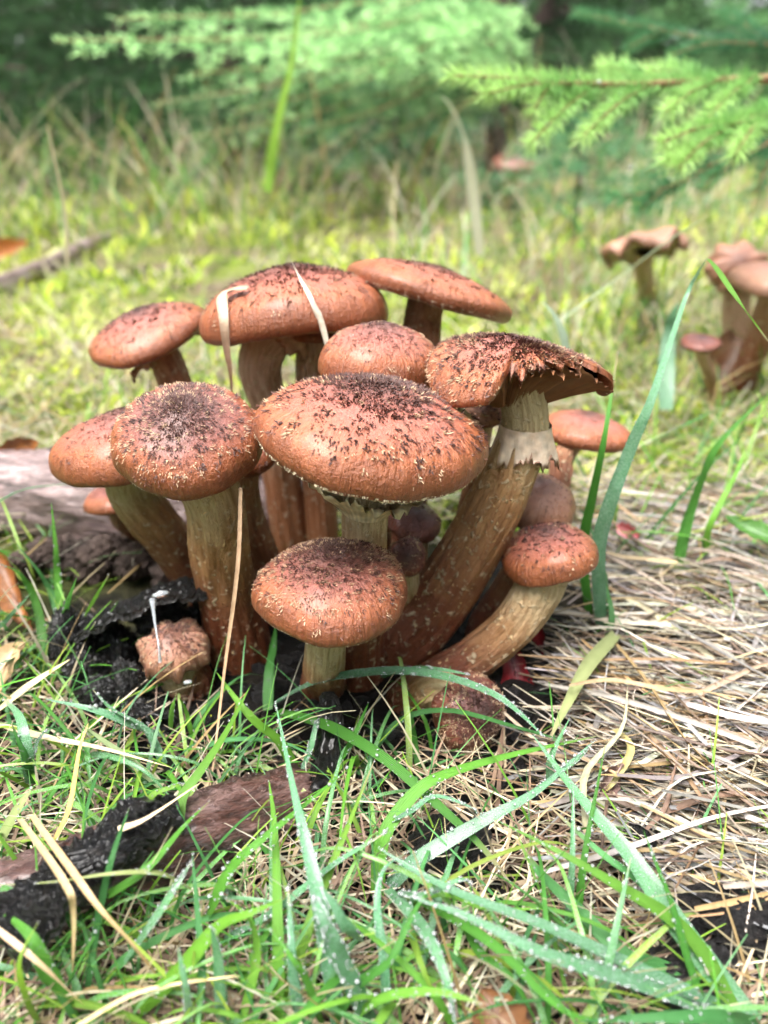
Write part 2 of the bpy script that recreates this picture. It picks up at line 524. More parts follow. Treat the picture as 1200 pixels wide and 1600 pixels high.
def flakes(P, Nn, D, ln, wd, lift, cols, rs):
    """small pointed, curled fibre flakes. P base points, Nn normals, D outward directions"""
    n = len(P)
    S = np.cross(Nn, D)
    up1 = (D * np.cos(lift)[:, None] + Nn * np.sin(lift)[:, None])
    up2 = (D * np.cos(lift * 2.1)[:, None] + Nn * np.sin(lift * 2.1)[:, None])
    a = P - S * (wd * 0.5)[:, None] - Nn * 0.0001
    b = P + S * (wd * 0.5)[:, None] - Nn * 0.0001
    m1 = P + up1 * (ln * 0.55)[:, None]
    c1 = m1 - S * (wd * 0.42)[:, None]; c2 = m1 + S * (wd * 0.42)[:, None]
    t = m1 + up2 * (ln * 0.5)[:, None] + S * (wd * rs.normal(0, 0.5, n))[:, None]
    V = np.stack([a, b, c2, c1, t], 1).reshape(-1, 3)
    k = np.arange(n)[:, None] * 5
    Q = k + np.array([[0, 1, 2, 3]]); T3 = k + np.array([[3, 2, 4]])
    C = np.repeat(cols, 5, axis=0)
    C[4::5] *= 1.5
    return V, Q, T3, C

DARK = np.array([0.06, 0.025, 0.019]); BROWN = np.array([0.12, 0.045, 0.028]); PALE = np.array([0.46, 0.31, 0.19]); WHITE = np.array([0.72, 0.6, 0.42])

def make_cap_scales(P, rho, th, e, c, R, n_sc, seed, parent, center=0.45, size=1.0, pale=0.25, fringe=0, darkness=1.0, big=1.0):
    rs = np.random.default_rng(seed + 50)
    nr, na, _ = P.shape
    e1, e2, n = e
    W = P @ np.stack([e1, e2, n]) + c
    # centre heavy sampling plus clusters (tufts of 3-5 flakes)
    nt = n_sc
    k1 = int(nt * 0.5)
    rq = np.concatenate([rs.rayleigh(center * 0.46, k1), np.sqrt(rs.uniform(0.01, 0.985, nt - k1))])
    rq = np.clip(rq, 0.01, 0.99)
    aq = rs.uniform(0, 2 * np.pi, nt)
    per = rs.integers(3, 8, nt)
    nb_ = int(nt * 0.26 * big)
    rq[-nb_:] = rs.uniform(0.2, 0.93, nb_) ** 0.75; per[-nb_:] = rs.integers(5, 10, nb_)
    isbig = np.repeat(np.arange(nt) >= nt - nb_, per)
    rq = np.repeat(rq, per) + rs.normal(0, 0.016, per.sum()); aq = np.repeat(aq, per)
    aq = aq + rs.normal(0, 0.022, per.sum()) / np.clip(rq, 0.12, 1)
    rq = np.clip(rq, 0.005, 0.995)
    ii = np.clip(np.searchsorted(rho[:nr - 7], rq), 1, nr - 8)
    jj = ((aq % (2 * np.pi)) / (2 * np.pi) * na).astype(int) % na
    f = ((rq - rho[ii - 1]) / np.maximum(rho[ii] - rho[ii - 1], 1e-6))[:, None]
    g = ((aq % (2 * np.pi)) / (2 * np.pi) * na - jj)[:, None]
    j2 = (jj + 1) % na
    base = (W[ii - 1, jj] * (1 - f) + W[ii, jj] * f) * (1 - g) + (W[ii - 1, j2] * (1 - f) + W[ii, j2] * f) * g
    D = W[ii, jj] - W[ii - 1, jj]; D /= np.linalg.norm(D, axis=1)[:, None] + 1e-9
    S = W[ii, j2] - W[ii, jj]; S /= np.linalg.norm(S, axis=1)[:, None] + 1e-9
    Nn = np.cross(D, S); Nn /= np.linalg.norm(Nn, axis=1)[:, None] + 1e-9
    rot = rs.normal(0, 0.45 + 1.5 * np.exp(-(rq / 0.18) ** 2), len(base))
    D2 = D * np.cos(rot)[:, None] + S * np.sin(rot)[:, None]
    k = len(base)
    sz = np.clip(R / 0.038, 0.6, 1.1) * size
    ln = rs.uniform(0.0008, 0.0021, k) * sz * np.where(rq < 0.35, 0.85, 1.0)
    wd = rs.uniform(0.00024, 0.0006, k) * sz
    lift = rs.uniform(0.15, 0.7, k)
    ln = np.where(isbig, ln * 1.15, ln); wd = np.where(isbig, wd * 1.2, wd)
    pp = np.repeat(rs.uniform(0, 1, nt), per)
    w = np.clip((rq - 0.25) / 0.6, 0, 1)
    cols = DARK[None] * (1 - w[:, None]) + BROWN[None] * w[:, None]
    cols = np.where(isbig[:, None], DARK[None] * 0.9, cols)
    isp = pp < pale * np.clip((rq - 0.15) / 0.5, 0.15, 1.3)
    cols = np.where(isp[:, None], PALE * rs.uniform(0.6, 1.1, k)[:, None], cols * rs.uniform(0.6, 1.6, k)[:, None]) * darkness
    V, Q, T3, C = flakes(base, Nn, D2, ln, wd, lift, cols, rs)
    if fringe:
        aq = rs.uniform(0, 2 * np.pi, fringe)
        ii = rs.integers(nr - 6, nr - 2, fringe)
        jj = (aq / (2 * np.pi) * na).astype(int) % na
        g = (aq / (2 * np.pi) * na - jj)[:, None]
        base = W[ii, jj] * (1 - g) + W[ii, (jj + 1) % na] * g
        D = W[ii + 1, jj] - W[ii, jj]; D /= np.linalg.norm(D, axis=1)[:, None]
        S = W[ii, (jj + 1) % na] - W[ii, jj]; S /= np.linalg.norm(S, axis=1)[:, None]
        Nn = np.cross(D, S); Nn /= np.linalg.norm(Nn, axis=1)[:, None]
        cc = WHITE[None] * rs.uniform(0.6, 1.1, fringe)[:, None]
        V2, Q2, T2, C2 = flakes(base, Nn, D, rs.uniform(0.0004, 0.0010, fringe) * sz, rs.uniform(0.0003, 0.0007, fringe) * sz, rs.uniform(-0.1, 0.6, fringe), cc, rs)
        Q2 = Q2 + len(V); T2 = T2 + len(V)
        V, Q, T3, C = np.vstack([V, V2]), np.vstack([Q, Q2]), np.vstack([T3, T2]), np.vstack([C, C2])
    o = mk('scales', V, [Q, T3], M['scale'], parent, C, smooth=False)
    o['kind'] = 'stuff'
    return o

def make_gills(e, c, R, seed, parent, rs_in, depth, drop, tone, na=90, warp=None, th_lim=None, out=0.93, zr=-0.1):
    e1, e2, n = e
    nn = na * 2
    th = np.linspace(0, 2 * np.pi, nn, endpoint=False)
    fr = np.array([0, 0.25, 0.55, 0.85, 1.0])
    r = rs_in + (R * out - rs_in) * fr
    zc = R * (zr + 0.02) + (R * 0.16) * (1 - fr) * np.exp(-0) - drop * (1 - fr) ** 2.5
    alt = np.where(np.arange(nn) % 2 == 0, 1.0, 0.0)
    z = zc[:, None] + depth * R * alt[None, :] * np.array([0.5, 1, 1, 0.8, 0.5])[:, None]
    x = r[:, None] * np.cos(th); y = r[:, None] * np.sin(th)
    P = np.stack(np.broadcast_arrays(x, y, z), 2)
    if warp is not None:
        P = warp(P, r / R, th, R)
    W = P @ np.stack([e1, e2, n]) + c
    tone = np.array(tone)
    C = np.broadcast_to(tone[None, None] * (1 - 0.45 * alt[None, :, None]), (5, nn, 3)).reshape(-1, 3)
    return mk('gills', W.reshape(-1, 3), grid_faces(5, nn), M['gill'], parent, C)

CREAM = (0.66, 0.55, 0.36); PINKISH = (0.55, 0.32, 0.2); RUST = (0.27, 0.115, 0.045)

def mushroom(label, box, Y, stem_px, base_y, w_top, w_base, hr=0.45, tr=0.0, tf=None, q=1.0, seed=1, capm='cap', stemm='stem',
             scales=700, scale_kw=None, gill=CREAM, gill_drop=0.0, ring=None, warp=None, NA=96, NR=40, loc_base=None, group=None, flecks=0,
             rim=0.09, name='mushroom', gill_depth=0.05, stem_in=0.1, gwarp=None, top_flare=0.25):
    c, R, t = fit_cap(box, Y, hr, tr, q, seed, tf, warp)
    e = cap_frame(tr, t)
    # stem path from the pixel polyline, depth running from the cap to the base, which stands on the ground
    base_y = at_z(*stem_px[-1], 0.0)[1]
    n_p = len(stem_px)
    pts = []
    for i, (px, py) in enumerate(stem_px):
        f = (i + 1) / n_p
        pts.append(at_y(px, py, Y + (base_y - Y) * f))
    top = c + e[2] * (R * stem_in)
    path = spline([top] + pts, 26)[::-1]
    path[0, 2] = min(path[0, 2], 0.002) - 0.004
    base = path[0].copy(); base[2] = float(gz(base[0], base[1]))
    root = thing(name, base, label, 'mushroom', group or 'honey brown mushrooms growing in one clump')
    P, rho, th = cap_surface(R, hr * R, NA, NR, seed, q, warp=warp, rim=rim)
    W = P @ np.stack([e[0], e[1], e[2]]) + c
    nr = P.shape[0]
    tex = np.stack(np.broadcast_arrays(rho[:, None], th[None, :] / 6.2832, np.zeros((nr, NA))), 2)
    capo = mk('cap', W.reshape(-1, 3), grid_faces(nr, NA), M[capm], root, tex=tex.reshape(-1, 3))
    if scales:
        make_cap_scales(P, rho, th, e, c, R, scales, seed, capo, **(scale_kw or {}))
    pxw = np.linalg.norm(c - np.array([0, 0, H_CAM])) / F_PX
    r_top, r_base = w_top / 2 * pxw, w_base / 2 * pxw
    make_gills(e, c, R, seed, root, r_top * 0.85, gill_depth, gill_drop * R, gill, warp=gwarp or warp, out=0.99 if gwarp else 0.93)
    CAPS[box] = W.reshape(-1, 3)
    s = np.linspace(0, 1, 26)
    rad = r_base + (r_top - r_base) * s ** 0.8
    rad = rad * (1 + 0.12 * np.exp(-((s - 0.02) / 0.14) ** 2) + top_flare * np.clip((s - 0.88) / 0.12, 0, 1) ** 2)
    V, F, tx = tube(path, rad, 72, seed, 0.09, 0.014)
    st = mk('stem', V, F, M[stemm], root, tex=tx)
    if flecks:
        rs = np.random.default_rng(seed + 9)
        vi = rs.integers(72 * 2, 72 * 24, flecks)
        bp = V[vi]; cen = path[vi // 72]
        Nn = bp - cen; Nn /= np.linalg.norm(Nn, axis=1)[:, None]
        D = path[np.minimum(vi // 72 + 1, 25)] - cen; D /= np.linalg.norm(D, axis=1)[:, None]
        D = D * rs.choice([-1, 1], flecks)[:, None] + rs.normal(0, 0.3, (flecks, 3)); D -= Nn * (D * Nn).sum(1)[:, None]; D /= np.linalg.norm(D, axis=1)[:, None]
        cc = np.array([0.6, 0.42, 0.22])[None] * rs.uniform(0.4, 1.2, flecks)[:, None]
        V2, Q, T3, C = flakes(bp, Nn, D, rs.uniform(0.0005, 0.002, flecks), rs.uniform(0.0004, 0.0012, flecks), rs.uniform(0.0, 0.35, flecks), cc, rs)
        o = mk('scales', V2, [Q, T3], M['scale'], st, C, smooth=False); o['kind'] = 'stuff'
    if ring:
        s0, length, flare, rc = ring
        i0 = int(s0 * 25)
        T = unit(path[i0 + 1] - path[i0 - 1])
        A = unit(np.cross(T, [0, 1, 0.05])); B = np.cross(T, A)
        na, nl = 72, 8
        ta = np.linspace(0, 2 * np.pi, na, endpoint=False)
        rs = np.random.default_rng(seed + 3)
        rag = 1 + 0.2 * np.sin(2 * ta + 1) + 0.14 * np.sin(7 * ta) + 0.3 * rs.normal(0, 0.6, na)
        RV = []
        for k in range(nl):
            f = k / (nl - 1)
            rr = rad[i0] * 1.02 + 0.0004 + flare * f ** 1.3 * (1 + 0.3 * np.sin(2 * ta + 2)) + 0.0007 * f * np.sin(9 * ta + 2) + 0.0004 * f * np.sin(23 * ta)
            pt = path[i0] - T * (length * f) * (rag[:, None] if k == nl - 1 else 1.0)
            RV.append(pt + rr[:, None] * (np.cos(ta)[:, None] * A + np.sin(ta)[:, None] * B))
        RV = np.array(RV)
        inner = RV[::-1] - (RV[::-1] - path[i0]) * 0.03
        allv = np.concatenate([RV, inner]).reshape(-1, 3)
        C = np.broadcast_to(np.array(rc)[None], (len(allv), 3)).copy() * (1 + 0.35 * noise2(allv[:, 0], allv[:, 2], 900, 3))[:, None]
        if length > 0: C[na * (nl - 1):na * (nl + 1)] *= np.array([0.45, 0.3, 0.25])
        else: C[::2] *= 0.72
        mk('ring', allv, grid_faces(2 * nl, na), M['gill'], st, C)
    return root

CAPS = {}
def on_cap(box, px, py, off=0.0008):
    """the point of a finished cap seen at a pixel, lifted a little towards the viewer"""
    W = CAPS[box]; q = proj(W)
    d = np.hypot(q[:, 0] - px, q[:, 1] - py)
    near = W[d < max(9, d.min() + 4)]
    Y = near[:, 1].min()
    return at_y(px, py, Y - off)

def clump():
    # widest cap, facing the front
    mushroom('widest mushroom of the clump, tilted scaly cap with cream gills showing under its rim',
             (395, 586, 763, 786), 0.245, [(572, 800), (570, 860), (565, 960), (560, 1050)], 0.262, 74, 80, hr=0.50, tr=9, q=0.85, seed=3,
             scales=1050, scale_kw=dict(center=0.52, pale=0.2, fringe=1700), gill=(0.72, 0.62, 0.40), gill_drop=0.30, NA=144, NR=60, gill_depth=0.06,
             ring=(0.79, -0.0115, 0.0105, (0.74, 0.64, 0.42)))
    mushroom('low round mushroom on a short stem in front of the clump, dark velvety centre',
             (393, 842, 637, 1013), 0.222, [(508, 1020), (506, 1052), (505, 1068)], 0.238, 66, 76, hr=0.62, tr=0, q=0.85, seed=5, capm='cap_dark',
             scales=1400, scale_kw=dict(center=0.75, pale=0.36, size=0.95, fringe=300), NA=128, NR=52)
    mushroom('rounded brown scaly mushroom on a thick greenish stem overlapping the lopsided cap beside it',
             (172, 599, 413, 783), 0.25, [(335, 790), (348, 880), (372, 1010)], 0.265, 84, 112, hr=0.68, tr=2, q=0.8, seed=8, capm='cap_dark',
             scales=1100, scale_kw=dict(center=0.5, pale=0.3, size=1.0, fringe=250), NA=128, NR=52, flecks=260)
    mushroom('smooth rounded mushroom half hidden behind the thick stemmed scaly one, leaning stem',
             (76, 634, 330, 762), 0.285, [(205, 762), (262, 840), (330, 930)], 0.29, 70, 78, hr=0.60, tr=-6, q=0.8, seed=11,
             scales=420, scale_kw=dict(center=0.6, pale=0.15, size=0.9))
    mushroom('mushroom cap wedged between the widest cap and the thick stemmed scaly one',
             (318, 640, 440, 748), 0.288, [(385, 790), (412, 870), (430, 960)], 0.285, 46, 50, hr=0.6, tr=4, seed=13, stemm='stem_red', scales=140)
    mushroom('small plain orange brown mushroom low under the smooth rounded cap',
             (130, 752, 238, 806), 0.325, [(190, 812), (214, 830), (250, 860)], 0.335, 30, 34, hr=0.6, tr=-3, seed=15, scales=60, capm='cap_dark', stemm='stem_red')
    mushroom('sloping mushroom with a torn flaring ring beside the broad dark topped one',
             (138, 472, 324, 577), 0.36, [(258, 560), (285, 640), (345, 860)], 0.345, 46, 52, hr=0.46, tr=-15, seed=17, stemm='stem_red',
             scales=420, scale_kw=dict(center=0.6, pale=0.12), gill=PINKISH, ring=(0.86, 0.006, 0.010, (0.42, 0.18, 0.1)))
    mushroom('broad dark topped mushroom of the back row with a straw blade folded over it',
             (312, 412, 607, 541), 0.345, [(408, 560), (425, 660), (455, 850)], 0.335, 70, 56, hr=0.54, tr=-5, q=0.85, seed=21, capm='cap', stemm='stem_pale',
             scales=800, scale_kw=dict(center=0.6, pale=0.15, size=0.9), gill=PINKISH, ring=(0.92, 0.006, 0.0055, (0.58, 0.36, 0.26)))
    mushroom('small mushroom tucked beneath the broad dark topped cap, pale stem',
             (445, 486, 592, 526), 0.352, [(490, 545), (490, 660), (505, 850)], 0.33, 52, 50, hr=0.4, tr=2, tf=2, seed=23, scales=50, stemm='stem_pale', gill=(0.7, 0.62, 0.45))
    mushroom('flat pinkish mushroom with a whitish frilled rim, tilted, at the back',
             (541, 404, 800, 506), 0.365, [(660, 505), (655, 580), (630, 880)], 0.34, 56, 54, hr=0.30, tr=15, seed=26, stemm='stem_red',
             scales=360, scale_kw=dict(center=0.6, pale=0.2, size=0.7, fringe=1100), gill=(0.6, 0.5, 0.34))
    mushroom('domed mushroom pushed up behind the widest cap',
             (497, 502, 686, 616), 0.29, [(592, 640), (590, 760), (585, 950)], 0.29, 50, 52, hr=0.78, tr=3, seed=29, q=0.75,
             scales=620, scale_kw=dict(center=0.7, pale=0.3, size=0.9))
    eaten()
    mushroom('thin smooth mushroom with a notched pale rim behind the broken one',
             (842, 640, 989, 708), 0.335, [(880, 712), (868, 770), (800, 960)], 0.31, 30, 36, hr=0.48, tr=6, seed=33, stemm='stem_red',
             scales=170, scale_kw=dict(center=0.8, pale=0.1, size=0.7, fringe=260))
    mushroom('pale pink piece of mushroom cap seen under the torn cap',
             (726, 606, 796, 670), 0.300, [(752, 680), (740, 760), (700, 930)], 0.295, 30, 36, hr=0.45, tr=-14, seed=35, capm='cap_pale', scales=60)
    mushroom('small domed mushroom resting just above another small dotted one',
             (783, 738, 900, 838), 0.292, [(835, 850), (800, 900), (750, 985)], 0.285, 36, 44, hr=0.9, tr=6, seed=37, q=0.8, capm='cap_pale',
             scales=170, scale_kw=dict(center=0.9, pale=0.1, size=0.75, fringe=160))
    mushroom('small dotted brown mushroom on a thick curved stem beside the straw',
             (783, 815, 936, 918), 0.265, [(838, 925), (800, 980), (740, 1030), (672, 1068)], 0.252, 74, 62, hr=0.72, tr=-12, seed=39, q=0.8,
             scales=320, scale_kw=dict(center=0.9, pale=0.2, size=1.05, fringe=160), flecks=220)
    mushroom('tiny fuzzy brown mushroom peeping past the low round cap',
             (604, 833, 667, 908), 0.262, [(636, 912), (632, 950), (620, 1010)], 0.262, 36, 44, hr=0.8, tr=6, seed=41, capm='cap_red', scales=200,
             scale_kw=dict(center=0.9, pale=0.5, size=0.7), NA=64, NR=26)
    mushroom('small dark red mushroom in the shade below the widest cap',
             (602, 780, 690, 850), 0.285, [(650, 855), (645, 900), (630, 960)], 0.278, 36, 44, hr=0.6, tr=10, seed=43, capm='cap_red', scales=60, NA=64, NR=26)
    mushroom('crumpled pinkish button mushroom sheltered under the black bark',
             (214, 968, 329, 1066), 0.246, [(280, 1055), (290, 1058), (296, 1060)], 0.232, 62, 66, hr=0.85, tr=-6, tf=8, seed=45, q=0.7, capm='cap_pale',
             scales=700, scale_kw=dict(center=0.9, pale=0.3, size=0.8, fringe=150), warp=crumple, NA=96, NR=40)
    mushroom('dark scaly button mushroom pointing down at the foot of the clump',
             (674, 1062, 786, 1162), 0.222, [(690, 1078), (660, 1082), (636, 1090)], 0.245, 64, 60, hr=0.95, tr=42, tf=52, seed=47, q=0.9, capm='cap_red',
             scales=900, scale_kw=dict(center=1.1, pale=0.35, size=0.95), NA=72, NR=32)

def crumple(P, rr, th, R):
    P = P.copy()
    f = np.clip(rr[:, None], 0, 1) ** 2
    P[:, :, 2] += R * 0.14 * f * np.sin(6 * th + 1)[None] + R * 0.08 * f * np.sin(11 * th)[None]
    k = 1 + f * (0.06 * np.sin(6 * th + 2) + 0.05 * np.sin(13 * th))[None]
    P[:, :, 0] *= k; P[:, :, 1] *= k
    return P

def eaten():
    """cap gnawed away along its front: torn edge, gills laid bare"""
    rs = np.random.default_rng(77)
    jag = rs.normal(0, 1, 180)
    def cut(th):                                    # how far out the flesh still reaches, by direction (0 = right, -90 = front)
        d = (np.degrees(th) + 180) % 360 - 180
        c = np.ones_like(d)
        m_ = (d > -112) & (d < -8)
        edge = np.minimum(np.clip((d + 112) / 7, 0, 1), np.clip((-8 - d) / 20, 0, 1))
        j = np.interp(d, np.linspace(-180, 180, 180), jag)
        c = np.where(m_, 1 - edge * (0.30 + 0.07 * j + 0.05 * np.sin(d * 0.35)), c)
        return c
    def warp(P, rr, th, R):
        P = P.copy()
        d = (np.degrees(th) + 180) % 360 - 180
        k = cut(th)[None]
        rad = np.hypot(P[:, :, 0], P[:, :, 1])
        sc = np.where(k < 0.995, k, 1.0)
        shrink = np.where(rr[:, None] > 0, sc, 1.0)
        # keep the dome profile where the flesh is left: remap height from the shrunken radius
        z_dome = 0.36 * R * np.sqrt(np.clip(1 - (rad * shrink / R) ** 2, 0, 1))
        tear = (k < 0.97)
        P[:, :, 0] *= shrink; P[:, :, 1] *= shrink
        low = np.clip(rr[:, None] - 0.93, 0, 1)
        P[:, :, 2] = np.where(tear, z_dome - np.clip(rad / R - 0.97, 0, 1) * R * 0.6 - 0.06 * R * (P[:, :, 2] < 0), P[:, :, 2])
        # lobe that droops front-left, right side stretched out and thin
        lobe = np.exp(-((d + 140) / 34) ** 2)[None] * rr[:, None] ** 2
        P[:, :, 2] -= R * 0.26 * lobe; P[:, :, 2] += R * 0.10 * np.exp(-((d + 150) / 45) ** 2)[None] * np.sin(np.pi * np.clip(rr[:, None], 0, 1)) 
        right = np.exp(-((d - 8) / 40) ** 2)[None] * rr[:, None] ** 2
        P[:, :, 0] += R * 0.22 * right
        P[:, :, 2] -= R * 0.03 * right
        return P
    def gwarp(P, rr, th, R):
        P = P.copy()
        d = (np.degrees(th) + 180) % 360 - 180
        k = cut(th)[None]
        f = np.clip(rr[:, None], 0, 1)
        tear = np.clip((1 - k) / 0.4, 0, 1)
        P[:, :, 2] += tear * f ** 1.5 * R * 0.30
        sc = 1 - (1 - k) * f ** 0.7 * 0.92
        P[:, :, 0] *= sc; P[:, :, 1] *= sc
        P[:, :, 2] -= R * 0.26 * np.exp(-((d + 140) / 34) ** 2)[None] * f ** 2
        right = np.exp(-((d - 8) / 40) ** 2)[None] * f ** 2
        P[:, :, 0] += R * 0.22 * right
        P[:, :, 2] -= R * 0.03 * right + R * 0.16 * np.exp(-((d + 12) / 26) ** 2)[None] * np.sin(np.pi * f) ** 2
        return P
    mushroom('mushroom with a broken, half eaten cap showing brown gills and a pale ringed bent stem',
             (667, 535, 958, 624), 0.272, [(822, 650), (808, 710), (768, 800), (700, 915), (615, 1015)], 0.258, 66, 116, hr=0.36, tr=7, tf=-4, gwarp=gwarp, top_flare=0.9,
             seed=31, scales=1500, scale_kw=dict(center=1.0, pale=0.22, size=1.15, fringe=500), warp=warp, gill=RUST, gill_drop=0.50, gill_depth=0.07,
             ring=(0.79, 0.0135, 0.0026, (0.70, 0.56, 0.44)), NA=180, NR=56, flecks=420)
clump()

# ------------------------------------------------------------------ wood, bark and soil
def lump(name, c, size, mat, parent=None, seed=0, amp=0.25, rot=0.0, n=40, loc=None, freq=2.2):
    th = np.linspace(0, np.pi, n); ph = np.linspace(0, 2 * np.pi, n * 2, endpoint=False)
    d = np.stack([np.sin(th)[:, None] * np.cos(ph), np.sin(th)[:, None] * np.sin(ph), np.cos(th)[:, None] * np.ones_like(ph)], 2)
    k = 1 + amp * (noise2(d[..., 0] + d[..., 2], d[..., 1] - 0.6 * d[..., 2], freq, seed) + 0.6 * noise2(d[..., 0] * 2 - d[..., 2] * 1.4, d[..., 1] * 2 + d[..., 2], freq * 2.2, seed + 1)
                   + 0.35 * noise2(d[..., 0] * 3 + d[..., 2] * 2, d[..., 1] * 3 - d[..., 2] * 2.5, freq * 4, seed + 2) + 0.2 * noise2(d[..., 0] * 5 + d[..., 2] * 4, d[..., 1] * 5 - d[..., 2] * 4.5, freq * 6, seed + 3))
    P = d * k[..., None] * np.array(size)
    cr, sr = math.cos(rot), math.sin(rot)
    P = np.stack([P[..., 0] * cr - P[..., 1] * sr, P[..., 0] * sr + P[..., 1] * cr, P[..., 2]], 2)
    V = P.reshape(-1, 3) + np.array(c)
    return mk(name, V, grid_faces(n, n * 2), mat, parent, loc=loc)

def log_mesh(name, pts, rad, mat, parent, seed, rough=0.16, na=64, n=70, crack=1.0):
    path = spline(pts, n)
    s = np.linspace(0, 1, n)
    r = np.interp(s, np.linspace(0, 1, len(rad)), rad)
    V, F, tx = tube(path, r, na, seed, rough)
    V = V.reshape(n, na, 3)
    # fissures along the length
    th = np.linspace(0, 2 * np.pi, na, endpoint=False)
    g = 1 - 0.06 * np.abs(np.sin(9 * th + 1.5 * np.sin(s * 9)[:, None] * 1.2 + seed)) ** 6 - 0.03 * np.abs(np.sin(23 * th + 2 * np.sin(s * 17)[:, None]))
    nn_ = noise2(np.cos(th)[None] * 2 + s[:, None] * 4, np.sin(th)[None] * 2 + s[:, None] * 7, 4.0, seed + 5) + 0.7 * noise2(np.cos(th)[None] * 4 - s[:, None] * 13, np.sin(th)[None] * 4 + s[:, None] * 9, 7.0, seed + 6)
    g = 1 + crack * (g - 1 + 0.05 * nn_ + 0.03 * np.sign(nn_ - 0.35))
    V = path[:, None] + (V - path[:, None]) * g[..., None]
    ends = np.vstack([path[0], path[-1]])
    VV = np.vstack([V.reshape(-1, 3), ends])
    k = n * na
    j = np.arange(na)
    f0 = np.stack([np.full(na, k), (j + 1) % na, j], 1)
    f1 = np.stack([np.full(na, k + 1), (n - 1) * na + j, (n - 1) * na + (j + 1) % na], 1)
    Ls = np.concatenate([[0], np.cumsum(np.linalg.norm(np.diff(path, axis=0), axis=1))])
    tx = np.stack(np.broadcast_arrays(Ls[:, None], np.cos(th)[None] * r[:, None], np.sin(th)[None] * r[:, None]), 2).reshape(-1, 3)
    tx = np.vstack([tx, [[0, 0, 0], [Ls[-1], 0, 0]]])
    return mk(name, VV, [F, f0, f1], mat, parent, tex=tx)

def slab(name, outline, thick, mat, parent=None, seed=0, arch=0.0, loc=None, n=44, bump=0.0015):
    """thick irregular plate: outline = 4 world corner points (a,b,c,d), bent upward by arch"""
    a, b, c_, d = [np.asarray(p, float) for p in outline]
    u = np.linspace(0, 1, n * 2)[:, None, None]; v = np.linspace(0, 1, n)[None, :, None]
    P = (a * (1 - u) + b * u) * (1 - v) + (d * (1 - u) + c_ * u) * v
    nz = noise2(P[..., 0], P[..., 1], 170, seed); n3 = noise2(P[..., 0], P[..., 1], 520, seed + 4) + 0.8 * noise2(P[..., 0], P[..., 1], 1300, seed + 8)
    P[..., 2] += arch * np.sin(np.pi * u[..., 0]) * (1 - 0.3 * v[..., 0]) + bump * nz + bump * 0.6 * n3
    P[..., 0] += 0.0018 * noise2(P[..., 1], P[..., 2], 300, seed + 1)
    P[..., 1] += 0.0022 * noise2(P[..., 0], P[..., 2], 260, seed + 2)
    Q = P.copy(); Q[..., 2] -= thick * (0.6 + 0.5 * (noise2(P[..., 0], P[..., 1], 300, seed + 3) + 1) / 2)
    nu, nv = n * 2, n
    top, bot = P.reshape(-1, 3), Q.reshape(-1, 3)
    i = np.arange(nu - 1)[:, None]; j = np.arange(nv - 1)[None, :]
    f = (i * nv + j)
    ft = np.stack([f, f + nv, f + nv + 1, f + 1], 2).reshape(-1, 4)
    fb = ft[:, ::-1] + nu * nv
    ring_ = np.concatenate([np.arange(nv), np.arange(1, nu) * nv + nv - 1, (nu - 1) * nv + np.arange(nv - 2, -1, -1), np.arange(nu - 2, 0, -1) * nv])
    k = len(ring_)
    fs = np.stack([ring_, np.roll(ring_, -1), np.roll(ring_, -1) + nu * nv, ring_ + nu * nv], 1)[:, ::-1]
    return mk(name, np.vstack([top, bot]), [ft, fb, fs], mat, parent, loc=loc)

def drop_template():
    # octahedron subdivided once, 32 triangles
    v = [(1, 0, 0), (-1, 0, 0), (0, 1, 0), (0, -1, 0), (0, 0, 1), (0, 0, -1)]
    f = [(0, 2, 4), (2, 1, 4), (1, 3, 4), (3, 0, 4), (2, 0, 5), (1, 2, 5), (3, 1, 5), (0, 3, 5)]
    v = [np.array(p, float) for p in v]; cache = {}; out = []
    def mid(i, j):
        k = (min(i, j), max(i, j))
        if k not in cache:
            cache[k] = len(v); v.append(unit(v[i] + v[j]))
        return cache[k]
    for a, b, c_ in f:
        x, y, z = mid(a, b), mid(b, c_), mid(c_, a)
        out += [(a, x, z), (x, b, y), (z, y, c_), (x, y, z)]
    return np.array(v), np.array(out)
DVH, DFH = drop_template()

